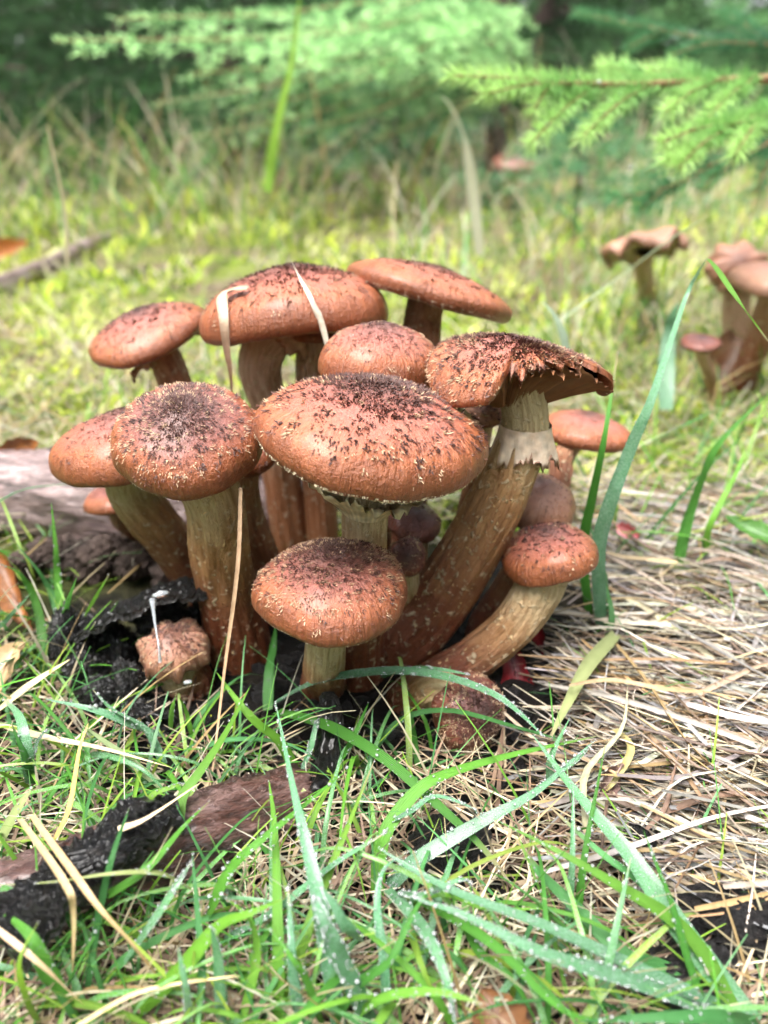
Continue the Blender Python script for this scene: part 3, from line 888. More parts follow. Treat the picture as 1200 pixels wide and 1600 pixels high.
def wood():
    a = at_z(-160, 1480, 0.004); b = at_z(150, 1370, 0.006); c_ = at_z(330, 1300, 0.004); d = at_z(475, 1245, -0.004)
    r = thing('rotten_log', (b[0], b[1], 0), 'short reddish brown rotten log half buried in the grass', 'log')
    lg = log_mesh('trunk', [a, b, c_, d], [0.013, 0.014, 0.0135, 0.011], M['log_red'], r, 4, 0.12)
    slab('bark_flake', [at_z(85, 1330, 0.028), at_z(270, 1235, 0.026), at_z(290, 1280, 0.024), at_z(110, 1405, 0.026)], 0.004, M['char'], r, 3, 0.004, bump=0.003)
    slab('bark_flake', [at_z(-60, 1440, 0.026), at_z(90, 1330, 0.027), at_z(130, 1400, 0.026), at_z(40, 1500, 0.018)], 0.004, M['char'], r, 6, 0.003, bump=0.003)
    lump('bark_flake', at_z(165, 1335, 0.027), (0.011, 0.006, 0.004), M['char'], r, 9, 0.3, 0.5)
    # pale fallen branch behind the clump
    p = [at_y(-140, 800, 0.40), at_y(40, 800, 0.385), at_y(200, 830, 0.375), at_y(360, 815, 0.375), at_y(470, 800, 0.385)]
    p = [np.array([q[0], q[1], 0.017]) for q in p]
    r = thing('fallen_branch', (p[2][0], p[2][1], 0), 'pale greyish pink fallen branch lying behind the leaning stems', 'branch')
    log_mesh('trunk', p, [0.022, 0.025, 0.027, 0.026, 0.02], M['log_pale'], r, 14, 0.08, crack=0.35)
    for i, (px, py, sz) in enumerate([(90, 870, 0.012), (165, 905, 0.014), (215, 880, 0.011), (40, 900, 0.010), (270, 905, 0.012)]):
        q = at_y(px, py, 0.335 - 0.004 * i)
        lump('bark_chunk', (q[0], q[1], 0.008), (sz, sz * 0.7, sz * 0.75), M['trunk'], r, 20 + i, 0.3, 0.4 * i)
    # black bark arch
    o0 = at_y(225, 940, 0.265)
    r = thing('bark_slab', (o0[0], o0[1], 0), 'arched slab of wet black bark roofing over the crumpled button mushroom', 'bark')
    A, B = at_y(118, 995, 0.246), at_y(325, 930, 0.252)
    C_, D = at_y(322, 898, 0.275), at_y(130, 968, 0.282)
    slab('slab', [A, B, C_, D], 0.0035, M['char'], r, 31, 0.0045, bump=0.0022)
    for i, (px, py, Y, sz) in enumerate([(160, 1095, 0.235, (0.009, 0.006, 0.008)), (205, 1075, 0.237, (0.006, 0.005, 0.013)), (140, 1060, 0.25, (0.011, 0.008, 0.012)),
                                         (180, 1030, 0.262, (0.014, 0.010, 0.016)), (215, 1120, 0.226, (0.010, 0.006, 0.004)), (250, 960, 0.268, (0.012, 0.008, 0.006)),
                                         (330, 1000, 0.275, (0.012, 0.01, 0.016)), (110, 1000, 0.262, (0.010, 0.008, 0.014))]):
        q = at_y(px, py, Y)
        lump('rotten_chunk', (q[0], q[1], max(0.003, q[2])), sz, M['char'], r, 40 + i, 0.32, 0.7 * i, freq=3.0)  # black rotten lumps; rear ones added to darken the hollow like shade
    # strand of slime from the slab to the button
    p0, p1, p2, p3 = at_y(238, 938, 0.243), at_y(242, 972, 0.232), at_y(248, 1010, 0.223), at_y(250, 1035, 0.2205)
    path = spline([p0, p1, p2, p3], 24)
    rad = np.interp(np.linspace(0, 1, 24), [0, 0.15, 0.5, 0.8, 1], [0.0013, 0.0007, 0.00032, 0.0004, 0.0008])
    V, F, tx = tube(path, rad, 12, 3, 0.25)
    o = mk('slime_strand', V, F, M['slime'], loc=p3)
    tag(o, 'whitish slime strand hanging from the black bark onto the crumpled button', 'slime')
    lump('slime_blob', at_y(252, 928, 0.2445), (0.0028, 0.0016, 0.0011), M['slime'], o, 3, 0.3, 0.3, n=12)
    lump('slime_blob', at_y(294, 1066, 0.2215), (0.0016, 0.001, 0.0007), M['slime'], o, 5, 0.3, 0.3, n=12)
    # black stick upright in front of the low mushroom, soil clods
    q = [at_z(500, 1250, 0.0), at_z(512, 1185, 0.004), at_z(515, 1120, 0.012), at_z(512, 1085, 0.016)]
    r = thing('black_stick', (q[0][0], q[0][1], 0), 'stubby wet black stick in front of the low round mushroom', 'stick')
    log_mesh('stick', q, [0.006, 0.0055, 0.005, 0.003], M['char'], r, 51, 0.2, 32, 36)
    for i, (px, py, sz, lab) in enumerate([
            (1150, 1440, (0.017, 0.011, 0.009), 'crumbly black soil clod beside the long bent grass blades'),
            (1075, 1530, (0.013, 0.010, 0.006), 'low black soil crust under the roots of the long grass blades'),
            (700, 1330, (0.016, 0.012, 0.005), 'black soil lump between crossing grass blades below the clump'),
            (1005, 1325, (0.010, 0.008, 0.006), 'small black soil crumb at the edge of the straw')]):
        q = at_z(px, py, 0.002)
        o = lump('soil_clod', (q[0], q[1], 0.001), sz, M['soil'], None, 60 + i, 0.28, 0.5 * i, loc=(q[0], q[1], 0), n=36, freq=3.2)
        tag(o, lab, 'soil clod')
    rs = np.random.default_rng(88)
    vs, fs, k = [], [], 0
    for i in range(420):
        px, py = rs.uniform(240, 880), rs.uniform(960, 1250)
        if i > 330: px, py = rs.uniform(950, 1230), rs.uniform(1380, 1600)
        p = at_z(px, py, 0.0)
        sz = rs.uniform(0.0012, 0.0042)
        d = DVH * (1 + 0.3 * rs.normal(0, 1, (len(DVH), 1)) * 0.7) * np.array([sz, sz * rs.uniform(0.6, 1), sz * rs.uniform(0.5, 0.9)])
        vs.append(d + np.array([p[0], p[1], float(gz(p[0], p[1])) + sz * 0.2])); fs.append(DFH + k); k += len(DVH)
    tag(mk('humus', np.vstack(vs), np.vstack(fs), M['soil'], None, smooth=False), 'crumbs of black humus around the foot of the clump', 'humus', kind='stuff')
    # old branch lying far left in the moss
    p = [at_z(-60, 470, 0.004), at_z(60, 420, 0.005), at_z(130, 388, 0.008), at_z(185, 362, 0.008)]
    r = thing('old_stick', tuple(p[1] * np.array([1, 1, 0])), 'grey weathered stick lying in the moss beyond the clump', 'stick')
    log_mesh('stick', p, [0.012, 0.012, 0.011, 0.005], M['log_pale'], r, 71, 0.2, 28, 40)
wood()

# ------------------------------------------------------------------ grass
GREEN = [np.array(c) for c in ((0.085, 0.26, 0.045), (0.13, 0.36, 0.05), (0.07, 0.22, 0.06), (0.20, 0.42, 0.06), (0.11, 0.31, 0.11))]
LIME = [np.array(c) for c in ((0.26, 0.42, 0.05), (0.34, 0.46, 0.08), (0.20, 0.36, 0.05))]
TAN = [np.array(c) for c in ((0.50, 0.40, 0.25), (0.58, 0.50, 0.36), (0.42, 0.36, 0.27), (0.60, 0.55, 0.46), (0.46, 0.31, 0.15), (0.36, 0.28, 0.19))]
pick = lambda L, r: L[r.integers(len(L))]

def ribbon(pts, w, rs, n=18, fold=0.25, roll=0.0, tip=1.0, blunt=False):
    """one blade: path points (world), width w; V folded, tapering at the tip (end of pts)"""
    path = spline(pts, n)
    T = np.gradient(path, axis=0); T /= np.linalg.norm(T, axis=1)[:, None]
    toc = path - np.array([0, 0.0, H_CAM + 0.25])
    up = np.array([0, 0, 1.0])
    S = np.cross(T, up); ln = np.linalg.norm(S, axis=1)[:, None]
    S2 = np.cross(T, np.array([0, 1.0, 0.25]))
    S = np.where(ln > 0.35, S / np.maximum(ln, 1e-6), S2 / np.linalg.norm(S2, axis=1)[:, None])
    for k in range(1, n):
        if np.dot(S[k], S[k - 1]) < 0: S[k] = -S[k]
    for _ in range(2):
        S[1:-1] = (S[:-2] + 2 * S[1:-1] + S[2:]) / 4
    S /= np.linalg.norm(S, axis=1)[:, None]
    Nn = np.cross(S, T)
    s = np.linspace(0, 1, n)
    ang = roll + 0.5 * np.sin(s * 3 + rs.uniform(0, 6)) * 0.5
    S, Nn = S * np.cos(ang)[:, None] + Nn * np.sin(ang)[:, None], Nn * np.cos(ang)[:, None] - S * np.sin(ang)[:, None]
    ww = w * 0.5 * np.minimum(1, 0.6 + 1.6 * s) * (np.clip(1 - s, 0, 1) ** 0.75 * 1.35 if not blunt else np.where(s > 0.98, 0.75, 1.0))
    ww = np.minimum(ww, w * 0.5) + 0.00004
    L = path - S * ww[:, None] + Nn * (ww * fold)[:, None]
    R = path + S * ww[:, None] + Nn * (ww * fold)[:, None]
    V = np.stack([L, path, R], 1)
    F = grid_faces(n, 3, closed=False)
    return V.reshape(-1, 3), F, (path, S, Nn, ww)

OCT = None
DV, DF = drop_template()

def drops(P, r):
    P = np.asarray(P); r = np.asarray(r)
    V = (P[:, None] + DV[None] * r[:, None, None]).reshape(-1, 3)
    F = (DF[None] + (np.arange(len(P)) * len(DV))[:, None, None]).reshape(-1, 3)
    return V, F

def path3(pl, z0, zm, z1):
    """pixel polyline to world: heights along it go z0 (root) - zm (middle) - z1 (tip)"""
    n = len(pl)
    out = []
    for i, (px, py) in enumerate(pl):
        s = i / (n - 1)
        z = (1 - s) ** 2 * z0 + 2 * s * (1 - s) * (2 * zm - 0.5 * (z0 + z1)) + s * s * z1
        out.append(at_z(px, py, max(z, 0.0005)))
    return out

def shade(rs, base, var=0.25):
    return base * rs.uniform(1 - var, 1 + var) * np.array([rs.uniform(0.9, 1.1), 1, rs.uniform(0.85, 1.15)])

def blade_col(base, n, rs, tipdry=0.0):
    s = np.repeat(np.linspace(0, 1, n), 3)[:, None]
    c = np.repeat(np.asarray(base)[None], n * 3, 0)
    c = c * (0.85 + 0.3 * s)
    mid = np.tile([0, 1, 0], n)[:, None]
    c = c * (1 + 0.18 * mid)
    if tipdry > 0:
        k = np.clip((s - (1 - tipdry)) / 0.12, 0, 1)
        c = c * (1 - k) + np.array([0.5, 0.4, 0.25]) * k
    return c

def tuft(label, blades, seed, group='grass tufts in the foreground'):
    """blades: list of (pixel polyline root->tip, width px, (z0,zm,z1), kind, dew count)"""
    rs = np.random.default_rng(seed)
    r0 = at_z(*blades[0][0][0], 0.0)
    root = thing('grass_tuft', (r0[0], r0[1], float(gz(r0[0], r0[1]))), label, 'grass', group)
    DP, DR = [], []
    for pl, w, zz, kind, dew in blades:
        pts = path3(pl, *zz)
        pxw = np.linalg.norm(np.mean(pts, 0) - np.array([0, 0, H_CAM])) / F_PX
        base = {'g': pick(GREEN, rs), 'b': np.array([0.16, 0.36, 0.045]), 'd': np.array([0.10, 0.29, 0.12]), 'l': pick(LIME, rs), 't': pick(TAN, rs), 'p': np.array([0.42, 0.47, 0.22])}[kind]
        c = shade(rs, base, 0.15)
        V, F, (path, S, Nn, ww) = ribbon(pts, w * pxw * 1.05, rs, 22, rs.uniform(0.1, 0.45), rs.uniform(-0.35, 0.35))
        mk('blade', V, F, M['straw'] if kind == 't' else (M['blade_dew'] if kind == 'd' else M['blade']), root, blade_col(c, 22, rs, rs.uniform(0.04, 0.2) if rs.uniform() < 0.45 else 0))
        if dew:
            k = rs.integers(1, 21, dew)
            f = rs.uniform(-1, 1, dew)
            f = np.where(rs.uniform(0, 1, dew) < 0.45, np.sign(f) * 0.98, f)
            rr = np.abs(rs.normal(0, 1, dew)) * 0.00014 + 0.00014
            rr = np.where(rs.uniform(0, 1, dew) < 0.04, rr + 0.0004, rr)
            q = path[k] + (path[np.minimum(k + 1, 21)] - path[k]) * rs.uniform(0, 1, dew)[:, None] + S[k] * (f * ww[k])[:, None] + Nn[k] * (rr * 0.6 + np.abs(f) * ww[k] * 0.3)[:, None]
            DP.append(q); DR.append(rr)
    if DP:
        V, F = drops(np.vstack(DP), np.concatenate(DR))
        o = mk('dew', V, F, M['water'], root); o['kind'] = 'stuff'
    return root

Zf = (0.001, 0.020, 0.026)
tuft('long dewy blue green grass blades fanning out from beside the black soil clod', [
    ([(1178, 1600), (1060, 1450), (985, 1340), (900, 1240), (832, 1148)], 28, (0.002, 0.02, 0.022), 'd', 160),
    ([(1168, 1595), (1070, 1455), (965, 1385), (870, 1330), (768, 1278)], 21, (0.002, 0.024, 0.028), 'b', 40),
    ([(1160, 1592), (1000, 1520), (850, 1450), (700, 1390), (590, 1325)], 24, (0.002, 0.022, 0.03), 'd', 200),
    ([(1160, 1590), (1070, 1455), (1000, 1380), (940, 1335), (853, 1255)], 22, (0.002, 0.014, 0.02), 'g', 30),
    ([(1130, 1585), (980, 1530), (850, 1490), (725, 1430), (640, 1402)], 18, (0.002, 0.03, 0.032), 'd', 220),
    ([(1150, 1590), (1040, 1520), (980, 1500), (900, 1420), (840, 1360), (803, 1305)], 24, (0.002, 0.01, 0.012), 'g', 30),
    ([(1110, 1600), (1075, 1500), (1050, 1415), (1025, 1350), (1005, 1297)], 9, (0.002, 0.02, 0.03), 'g', 30),
    ([(1190, 1600), (1120, 1590), (1000, 1592), (900, 1596)], 18, (0.002, 0.02, 0.01), 'g', 30)], 101)
tuft('dense dewy grass tuft with upright and crossing blades rooted below the black stick', [
    ([(530, 1605), (510, 1475), (500, 1415), (480, 1325), (460, 1240), (430, 1095)], 22, (0.001, 0.03, 0.035), 'd', 190),
    ([(578, 1600), (530, 1500), (505, 1440), (490, 1400)], 30, (0.002, 0.03, 0.034), 'd', 180),
    ([(445, 1575), (465, 1500), (500, 1400), (525, 1335), (550, 1275), (586, 1185)], 14, Zf, 'g', 40),
    ([(435, 1595), (435, 1470), (430, 1300), (420, 1218)], 16, Zf, 'b', 20),
    ([(345, 1472), (425, 1430), (500, 1370), (540, 1340), (605, 1300)], 18, Zf, 'd', 120),
    ([(472, 1605), (460, 1540), (455, 1470), (450, 1380)], 14, Zf, 'd', 90),
    ([(560, 1470), (545, 1455), (520, 1410), (503, 1385)], 20, (0.015, 0.032, 0.034), 'd', 90),
    ([(520, 1600), (560, 1540), (610, 1500), (650, 1420), (700, 1360)], 12, Zf, 'g', 20),
    ([(500, 1600), (480, 1540), (460, 1500), (420, 1450)], 12, Zf, 'g', 20),
    ([(540, 1600), (600, 1560), (680, 1550), (760, 1570)], 16, Zf, 'g', 40),
    ([(605, 1600), (600, 1500), (590, 1420), (600, 1360), (640, 1330)], 12, Zf, 'd', 70)], 102)
tuft('grass tuft with blades crossing under the dark downward button mushroom', [
    ([(600, 1395), (650, 1345), (750, 1285), (840, 1235), (928, 1158)], 20, (0.001, 0.018, 0.024), 'd', 160),
    ([(590, 1400), (600, 1310), (650, 1240), (700, 1210), (800, 1180), (935, 1150)], 21, (0.001, 0.022, 0.012), 'g', 50),
    ([(605, 1390), (660, 1450), (695, 1525), (712, 1605)], 17, (0.01, 0.02, 0.012), 'd', 120),
    ([(635, 1430), (655, 1500), (692, 1585)], 10, (0.008, 0.016, 0.008), 'l', 0),
    ([(640, 1400), (700, 1430), (775, 1480), (875, 1575), (955, 1598)], 15, (0.004, 0.016, 0.006), 'g', 30),
    ([(620, 1395), (660, 1400), (720, 1375), (738, 1388)], 10, (0.01, 0.024, 0.02), 'd', 110),
    ([(600, 1290), (640, 1270), (680, 1245), (735, 1262), (745, 1272)], 9, (0.012, 0.026, 0.02), 'd', 110),
    ([(720, 1430), (750, 1490), (800, 1530), (842, 1605)], 14, (0.004, 0.014, 0.006), 'g', 20),
    ([(605, 1410), (700, 1400), (760, 1420), (850, 1420)], 12, (0.004, 0.02, 0.016), 'g', 20)], 103)
tuft('arching dewy blade and its neighbours springing from beneath the low round mushroom', [
    ([(430, 1100), (475, 1076), (525, 1060), (620, 1050), (700, 1060), (770, 1085), (812, 1115), (850, 1152)], 21, (0.004, 0.026, 0.02), 'd', 260),
    ([(432, 1112), (475, 1122), (525, 1140), (600, 1185), (675, 1250), (750, 1320), (805, 1390)], 23, (0.006, 0.018, 0.006), 'g', 80),
    ([(420, 1110), (423, 1050), (428, 1010), (431, 975)], 19, (0.002, 0.014, 0.03), 'g', 10),
    ([(462, 1205), (435, 1160), (400, 1130), (370, 1095), (338, 1050)], 21, (0.002, 0.022, 0.028), 'b', 10),
    ([(525, 1205), (550, 1160), (576, 1098)], 13, (0.002, 0.014, 0.02), 'g', 20),
    ([(470, 1210), (485, 1170), (494, 1130), (497, 1122)], 9, (0.002, 0.014, 0.02), 'd', 80),
    ([(560, 1210), (620, 1130), (700, 1110), (820, 1140), (890, 1160)], 10, (0.002, 0.018, 0.01), 'g', 20),
    ([(600, 1060), (640, 1046), (690, 1048), (735, 1055)], 16, (0.01, 0.024, 0.024), 'd', 60)], 104)
tuft('green grass tuft growing over the end of the rotten log', [
    ([(310, 1462), (330, 1420), (360, 1360), (400, 1320), (480, 1255), (548, 1198)], 18, (0.003, 0.026, 0.03), 'g', 60),
    ([(205, 1590), (280, 1520), (340, 1450), (390, 1428), (447, 1403)], 22, (0.002, 0.024, 0.03), 'b', 30),
    ([(345, 1605), (340, 1500), (330, 1448)], 15, (0.002, 0.02, 0.03), 'd', 60),
    ([(293, 1605), (290, 1550), (278, 1478)], 12, (0.002, 0.02, 0.03), 'd', 50),
    ([(310, 1600), (316, 1520), (308, 1420), (300, 1330)], 11, (0.002, 0.02, 0.034), 'g', 20),
    ([(195, 1505), (240, 1440), (275, 1385), (302, 1342)], 12, (0.01, 0.026, 0.03), 'd', 60),
    ([(300, 1392), (250, 1367), (175, 1367), (75, 1380), (-20, 1384)], 14, (0.018, 0.034, 0.02), 'p', 30),
    ([(280, 1300), (284, 1250), (310, 1210), (350, 1150), (392, 1070)], 18, (0.016, 0.024, 0.03), 'b', 10),
    ([(170, 1400), (230, 1360), (290, 1290), (330, 1250)], 15, (0.026, 0.032, 0.03), 'g', 20),
    ([(380, 1590), (400, 1500), (390, 1440), (350, 1400)], 12, (0.002, 0.02, 0.03), 'g', 20),
    ([(255, 1310), (235, 1250), (270, 1230), (288, 1225)], 12, (0.02, 0.03, 0.03), 'l', 30)], 105)
tuft('thin dark green grass blade pair standing on the black slimy end of the log', [
    ([(135, 1560), (155, 1430), (175, 1340), (202, 1262)], 12, (0.002, 0.03, 0.036), 'g', 10),
    ([(118, 1600), (75, 1520), (45, 1460), (-5, 1420)], 20, (0.002, 0.024, 0.024), 'g', 30),
    ([(60, 1600), (40, 1560), (30, 1500), (60, 1440)], 10, (0.002, 0.024, 0.03), 'l', 10)], 106)
tuft('bluish grass tuft with a bent blade at the outer edge beside the black bark chunks', [
    ([(48, 1225), (40, 1170), (30, 1120), (5, 1090)], 17, (0.004, 0.026, 0.02), 'd', 70),
    ([(50, 1225), (38, 1180), (18, 1130)], 10, (0.004, 0.02, 0.03), 'g', 20),
    ([(45, 1215), (60, 1160), (75, 1140)], 10, (0.004, 0.016, 0.02), 'd', 60),
    ([(-10, 1215), (40, 1190), (60, 1170)], 9, (0.004, 0.016, 0.02), 'd', 50),
    ([(-15, 1340), (30, 1260), (52, 1230)], 13, (0.004, 0.016, 0.02), 'p', 20),
    ([(255, 1195), (225, 1140), (175, 1110), (145, 1078)], 14, (0.004, 0.016, 0.022), 'd', 60),
    ([(258, 1152), (200, 1130), (150, 1110), (70, 1092)], 15, (0.002, 0.018, 0.022), 'd', 60),
    ([(265, 1140), (268, 1110), (276, 1080)], 8, (0.002, 0.012, 0.02), 'b', 10),
    ([(300, 1150), (290, 1110), (280, 1090)], 7, (0.002, 0.012, 0.02), 'b', 10),
    ([(250, 1228), (190, 1180), (150, 1150), (128, 1132)], 13, (0.004, 0.014, 0.02), 'p', 0)], 107)
tuft('fresh green grass blades sprouting in front of the pale fallen branch', [
    ([(110, 1010), (140, 950), (172, 895)], 10, (0.002, 0.022, 0.05), 'b', 20),
    ([(105, 1010), (75, 915), (25, 848)], 10, (0.002, 0.02, 0.05), 'g', 20),
    ([(95, 1000), (88, 875), (80, 785)], 10, (0.002, 0.03, 0.07), 'g', 30),
    ([(122, 1050), (155, 985), (186, 938)], 10, (0.002, 0.018, 0.034), 'b', 20),
    ([(118, 1045), (135, 1000), (150, 970)], 8, (0.002, 0.018, 0.034), 'b', 10),
    ([(-5, 990), (25, 955), (50, 925)], 14, (0.002, 0.018, 0.034), 'd', 20),
    ([(70, 1060), (60, 960), (35, 900), (0, 880)], 12, (0.002, 0.024, 0.05), 'g', 20),
    ([(95, 1050), (100, 960), (120, 900)], 14, (0.002, 0.024, 0.05), 'g', 20),
    ([(60, 1010), (0, 1040), (-20, 1060)], 12, (0.002, 0.018, 0.02), 'd', 20),
    ([(-10, 790), (40, 765), (120, 755)], 12, (0.04, 0.05, 0.05), 'd', 10)], 108)
TALL = 'tall grass blades beside the clump'
tuft('tall bent grass blade strung with dew beside the smooth thin mushroom', [
    ([(940, 985), (936, 920), (936, 850), (955, 780), (985, 700), (1015, 630), (1045, 540), (1075, 455), (1104, 404)], 20, (0.001, 0.09, 0.155), 'd', 160),
    ([(1104, 404), (1118, 420), (1145, 460), (1175, 500), (1205, 540)], 15, (0.155, 0.148, 0.13), 'b', 0)], 111, TALL)
tuft('straight dark grass blade standing just before the tall bent dewy one', [
    ([(920, 960), (910, 860), (925, 780), (945, 680), (966, 545)], 15, (0.001, 0.06, 0.115), 'g', 10),
    ([(950, 960), (945, 900), (930, 840), (905, 790)], 11, (0.001, 0.03, 0.05), 'g', 10)], 112, TALL)
tuft('half withered grass blade bent toward the red leaf stalk', [
    ([(962, 992), (918, 1042), (886, 1102), (858, 1158)], 20, (0.012, 0.016, 0.01), 'p', 0),
    ([(860, 1230), (862, 1180), (890, 1122)], 11, (0.002, 0.014, 0.022), 'd', 60),
    ([(850, 1225), (900, 1190), (925, 1165)], 8, (0.002, 0.012, 0.02), 'd', 80),
    ([(945, 1010), (955, 960), (940, 900), (925, 860)], 10, (0.002, 0.018, 0.03), 'g', 10)], 113, TALL)
tuft('green grass blades leaning over the straw mat', [
    ([(1055, 900), (1080, 790), (1120, 700), (1200, 615)], 16, (0.002, 0.05, 0.09), 'g', 20),
    ([(1040, 640), (1042, 560), (1050, 500), (1060, 470)], 22, (0.03, 0.07, 0.10), 'd', 10),
    ([(1000, 700), (1060, 670), (1120, 640)], 14, (0.03, 0.05, 0.06), 'g', 10),
    ([(1100, 880), (1110, 820), (1150, 740), (1170, 690)], 9, (0.002, 0.04, 0.06), 'g', 10)], 114, TALL)
tuft('slender pale grass stalks standing upright among the crossing blades', [
    ([(925, 1605), (945, 1530), (965, 1440), (986, 1338)], 12, (0.002, 0.02, 0.03), 'd', 60),
    ([(888, 1565), (855, 1430), (835, 1370), (808, 1302)], 8, (0.002, 0.018, 0.03), 'g', 10),
    ([(885, 1450), (893, 1350), (896, 1228)], 10, (0.002, 0.018, 0.03), 'd', 20),
    ([(900, 1450), (915, 1325), (946, 1162)], 10, (0.002, 0.018, 0.034), 'g', 20)], 115)

def wild_tufts():
    rs = np.random.default_rng(4242)
    centres = [(30, 1560), (150, 1600), (250, 1460), (90, 1240), (210, 1230), (380, 1560), (330, 1260), (430, 1400), (620, 1560), (760, 1600), (560, 1290), (-20, 1120),
               (20, 1330), (160, 1180), (690, 1480), (860, 1600), (300, 1190), (480, 1600), (-40, 1450), (1010, 1620), (380, 1200), (640, 1220)]
    for i, (px, py) in enumerate(centres):
        c0 = at_z(px, py, 0.0)
        root = thing('grass_tuft', (c0[0], c0[1], float(gz(c0[0], c0[1]))), 'short loose green grass tuft growing through the litter between longer blades', 'grass', 'short grass tufts in the litter')
        for k in range(rs.integers(8, 12)):
            a = rs.uniform(0, 6.28); L = rs.uniform(0.025, 0.06); h = rs.uniform(0.25, 0.8)
            b0 = c0 + np.array([rs.normal(0, 0.006), rs.normal(0, 0.006), 0]); b0[2] = float(gz(b0[0], b0[1]))
            d = np.array([math.cos(a), math.sin(a), 0])
            p1 = b0 + d * L * 0.3 * (1 - h * 0.5) + np.array([0, 0, L * 0.42 * h])
            p2 = b0 + d * L * 0.65 + np.array([0, 0, L * (0.6 * h - 0.05)])
            p3 = b0 + d * L * 0.95 + np.array([0, 0, max(0.002, L * (0.55 * h - 0.22))])
            dewy = rs.uniform() < 0.45
            V, F, _ = ribbon([b0, p1, p2, p3], rs.uniform(0.0008, 0.0024), rs, 14, rs.uniform(0.15, 0.5), rs.uniform(-0.4, 0.4))
            c = shade(rs, pick(GREEN if rs.uniform() < 0.8 else LIME, rs), 0.2)
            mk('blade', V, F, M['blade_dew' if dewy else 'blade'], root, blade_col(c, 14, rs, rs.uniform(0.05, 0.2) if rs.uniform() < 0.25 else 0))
wild_tufts()

def straw_thing(pl, w, zz, label, base, group=None, n=20, name='straw', world=None, fold=0.35):
    rs = np.random.default_rng(int(abs(pl[0][0]) * 7 + abs(pl[0][1])))
    pts = world if world is not None else path3(pl, *zz)
    pxw = np.linalg.norm(np.mean(pts, 0) - np.array([0, 0, H_CAM])) / F_PX
    V, F, _ = ribbon(pts, w * pxw, rs, n, fold, 0.2)
    o = mk(name, V, F, M['straw'], None, blade_col(np.array(base), n, rs), loc=pts[0])
    return tag(o, label, 'straw', group)
HB = (312, 412, 607, 541)
S_G = 'dry stalks around the clump'
straw_thing([(375, 780)], 6, None, 'long thin dry stalk slanting down in front of the thick greenish stem', (0.42, 0.28, 0.17), S_G,
            world=[at_y(376, 762, 0.236), at_y(372, 880, 0.226), at_y(352, 1040, 0.215), at_y(335, 1180, 0.200), at_y(318, 1315, 0.178)])
straw_thing([(345, 452)], 17, None, 'bleached flat straw blade folded over the broad dark topped cap', (0.40, 0.29, 0.2), S_G,
            world=[on_cap(HB, 385, 452), on_cap(HB, 362, 455), on_cap(HB, 348, 468), on_cap(HB, 350, 500), at_y(355, 550, on_cap(HB, 352, 520)[1] + 0.002), at_y(360, 580, on_cap(HB, 352, 520)[1] + 0.004), at_y(364, 640, on_cap(HB, 352, 520)[1] + 0.010)])
straw_thing([(455, 410)], 10, None, 'thin white straw leaning across the back of the dark topped cap', (0.6, 0.54, 0.44), S_G,
            world=[at_y(512, 545, on_cap(HB, 500, 495)[1] - 0.002), on_cap(HB, 500, 500), on_cap(HB, 486, 465), on_cap(HB, 470, 436), at_y(455, 406, on_cap(HB, 470, 436)[1] + 0.002)])
straw_thing([(185, 1298), (230, 1280), (318, 1220)], 14, (0.032, 0.032, 0.03), 'straight pale straw laid over the black bark of the log', (0.6, 0.47, 0.3), S_G)
straw_thing([(-5, 1452), (60, 1505), (132, 1572)], 8, (0.03, 0.026, 0.01), 'thin tan straw crossing below the slimy end of the log', (0.58, 0.42, 0.25), S_G)
straw_thing([(30, 1280), (100, 1380), (115, 1430), (112, 1545)], 10, (0.03, 0.034, 0.004), 'kinked tan straw bending down over the log', (0.55, 0.42, 0.22), S_G)
straw_thing([(50, 1275), (115, 1365), (155, 1420), (210, 1480), (252, 1532)], 9, (0.028, 0.034, 0.006), 'long tan straw draped diagonally across the log', (0.52, 0.36, 0.18), S_G)
straw_thing([(120, 1605), (225, 1550), (372, 1524)], 11, (0.012, 0.014, 0.02), 'yellowish straw lying among green blades below the log', (0.6, 0.48, 0.25), S_G)
straw_thing([(88, 1310), (110, 1260), (125, 1170), (138, 1130)], 9, (0.022, 0.02, 0.02), 'upright golden stalk next to the bluish bent tuft', (0.5, 0.34, 0.1), S_G)
straw_thing([(-10, 1130), (60, 1150), (160, 1170), (270, 1200)], 10, (0.01, 0.016, 0.008), 'flat straw running under the bluish bent tuft', (0.55, 0.46, 0.28), S_G)
straw_thing([(0, 1110), (50, 1070), (110, 1030)], 16, (0.01, 0.016, 0.02), 'broad yellowing blade lying before the bark chunks', (0.62, 0.55, 0.28), S_G)
straw_thing([(960, 1140), (985, 1170), (960, 1220), (935, 1245)], 12, (0.012, 0.012, 0.004), 'curled olive blade ending in a withered plum tip', (0.3, 0.26, 0.1), S_G)

# ------------------------------------------------------------------ straw mat right of the clump
def mat_spot(rs):
    px = rs.uniform(930, 1330); py = rs.uniform(760, 1420)
    lim = 905 + 30 * math.sin(py * 0.02) + max(0, (py - 1150)) * 0.55
    return px, py, px > lim

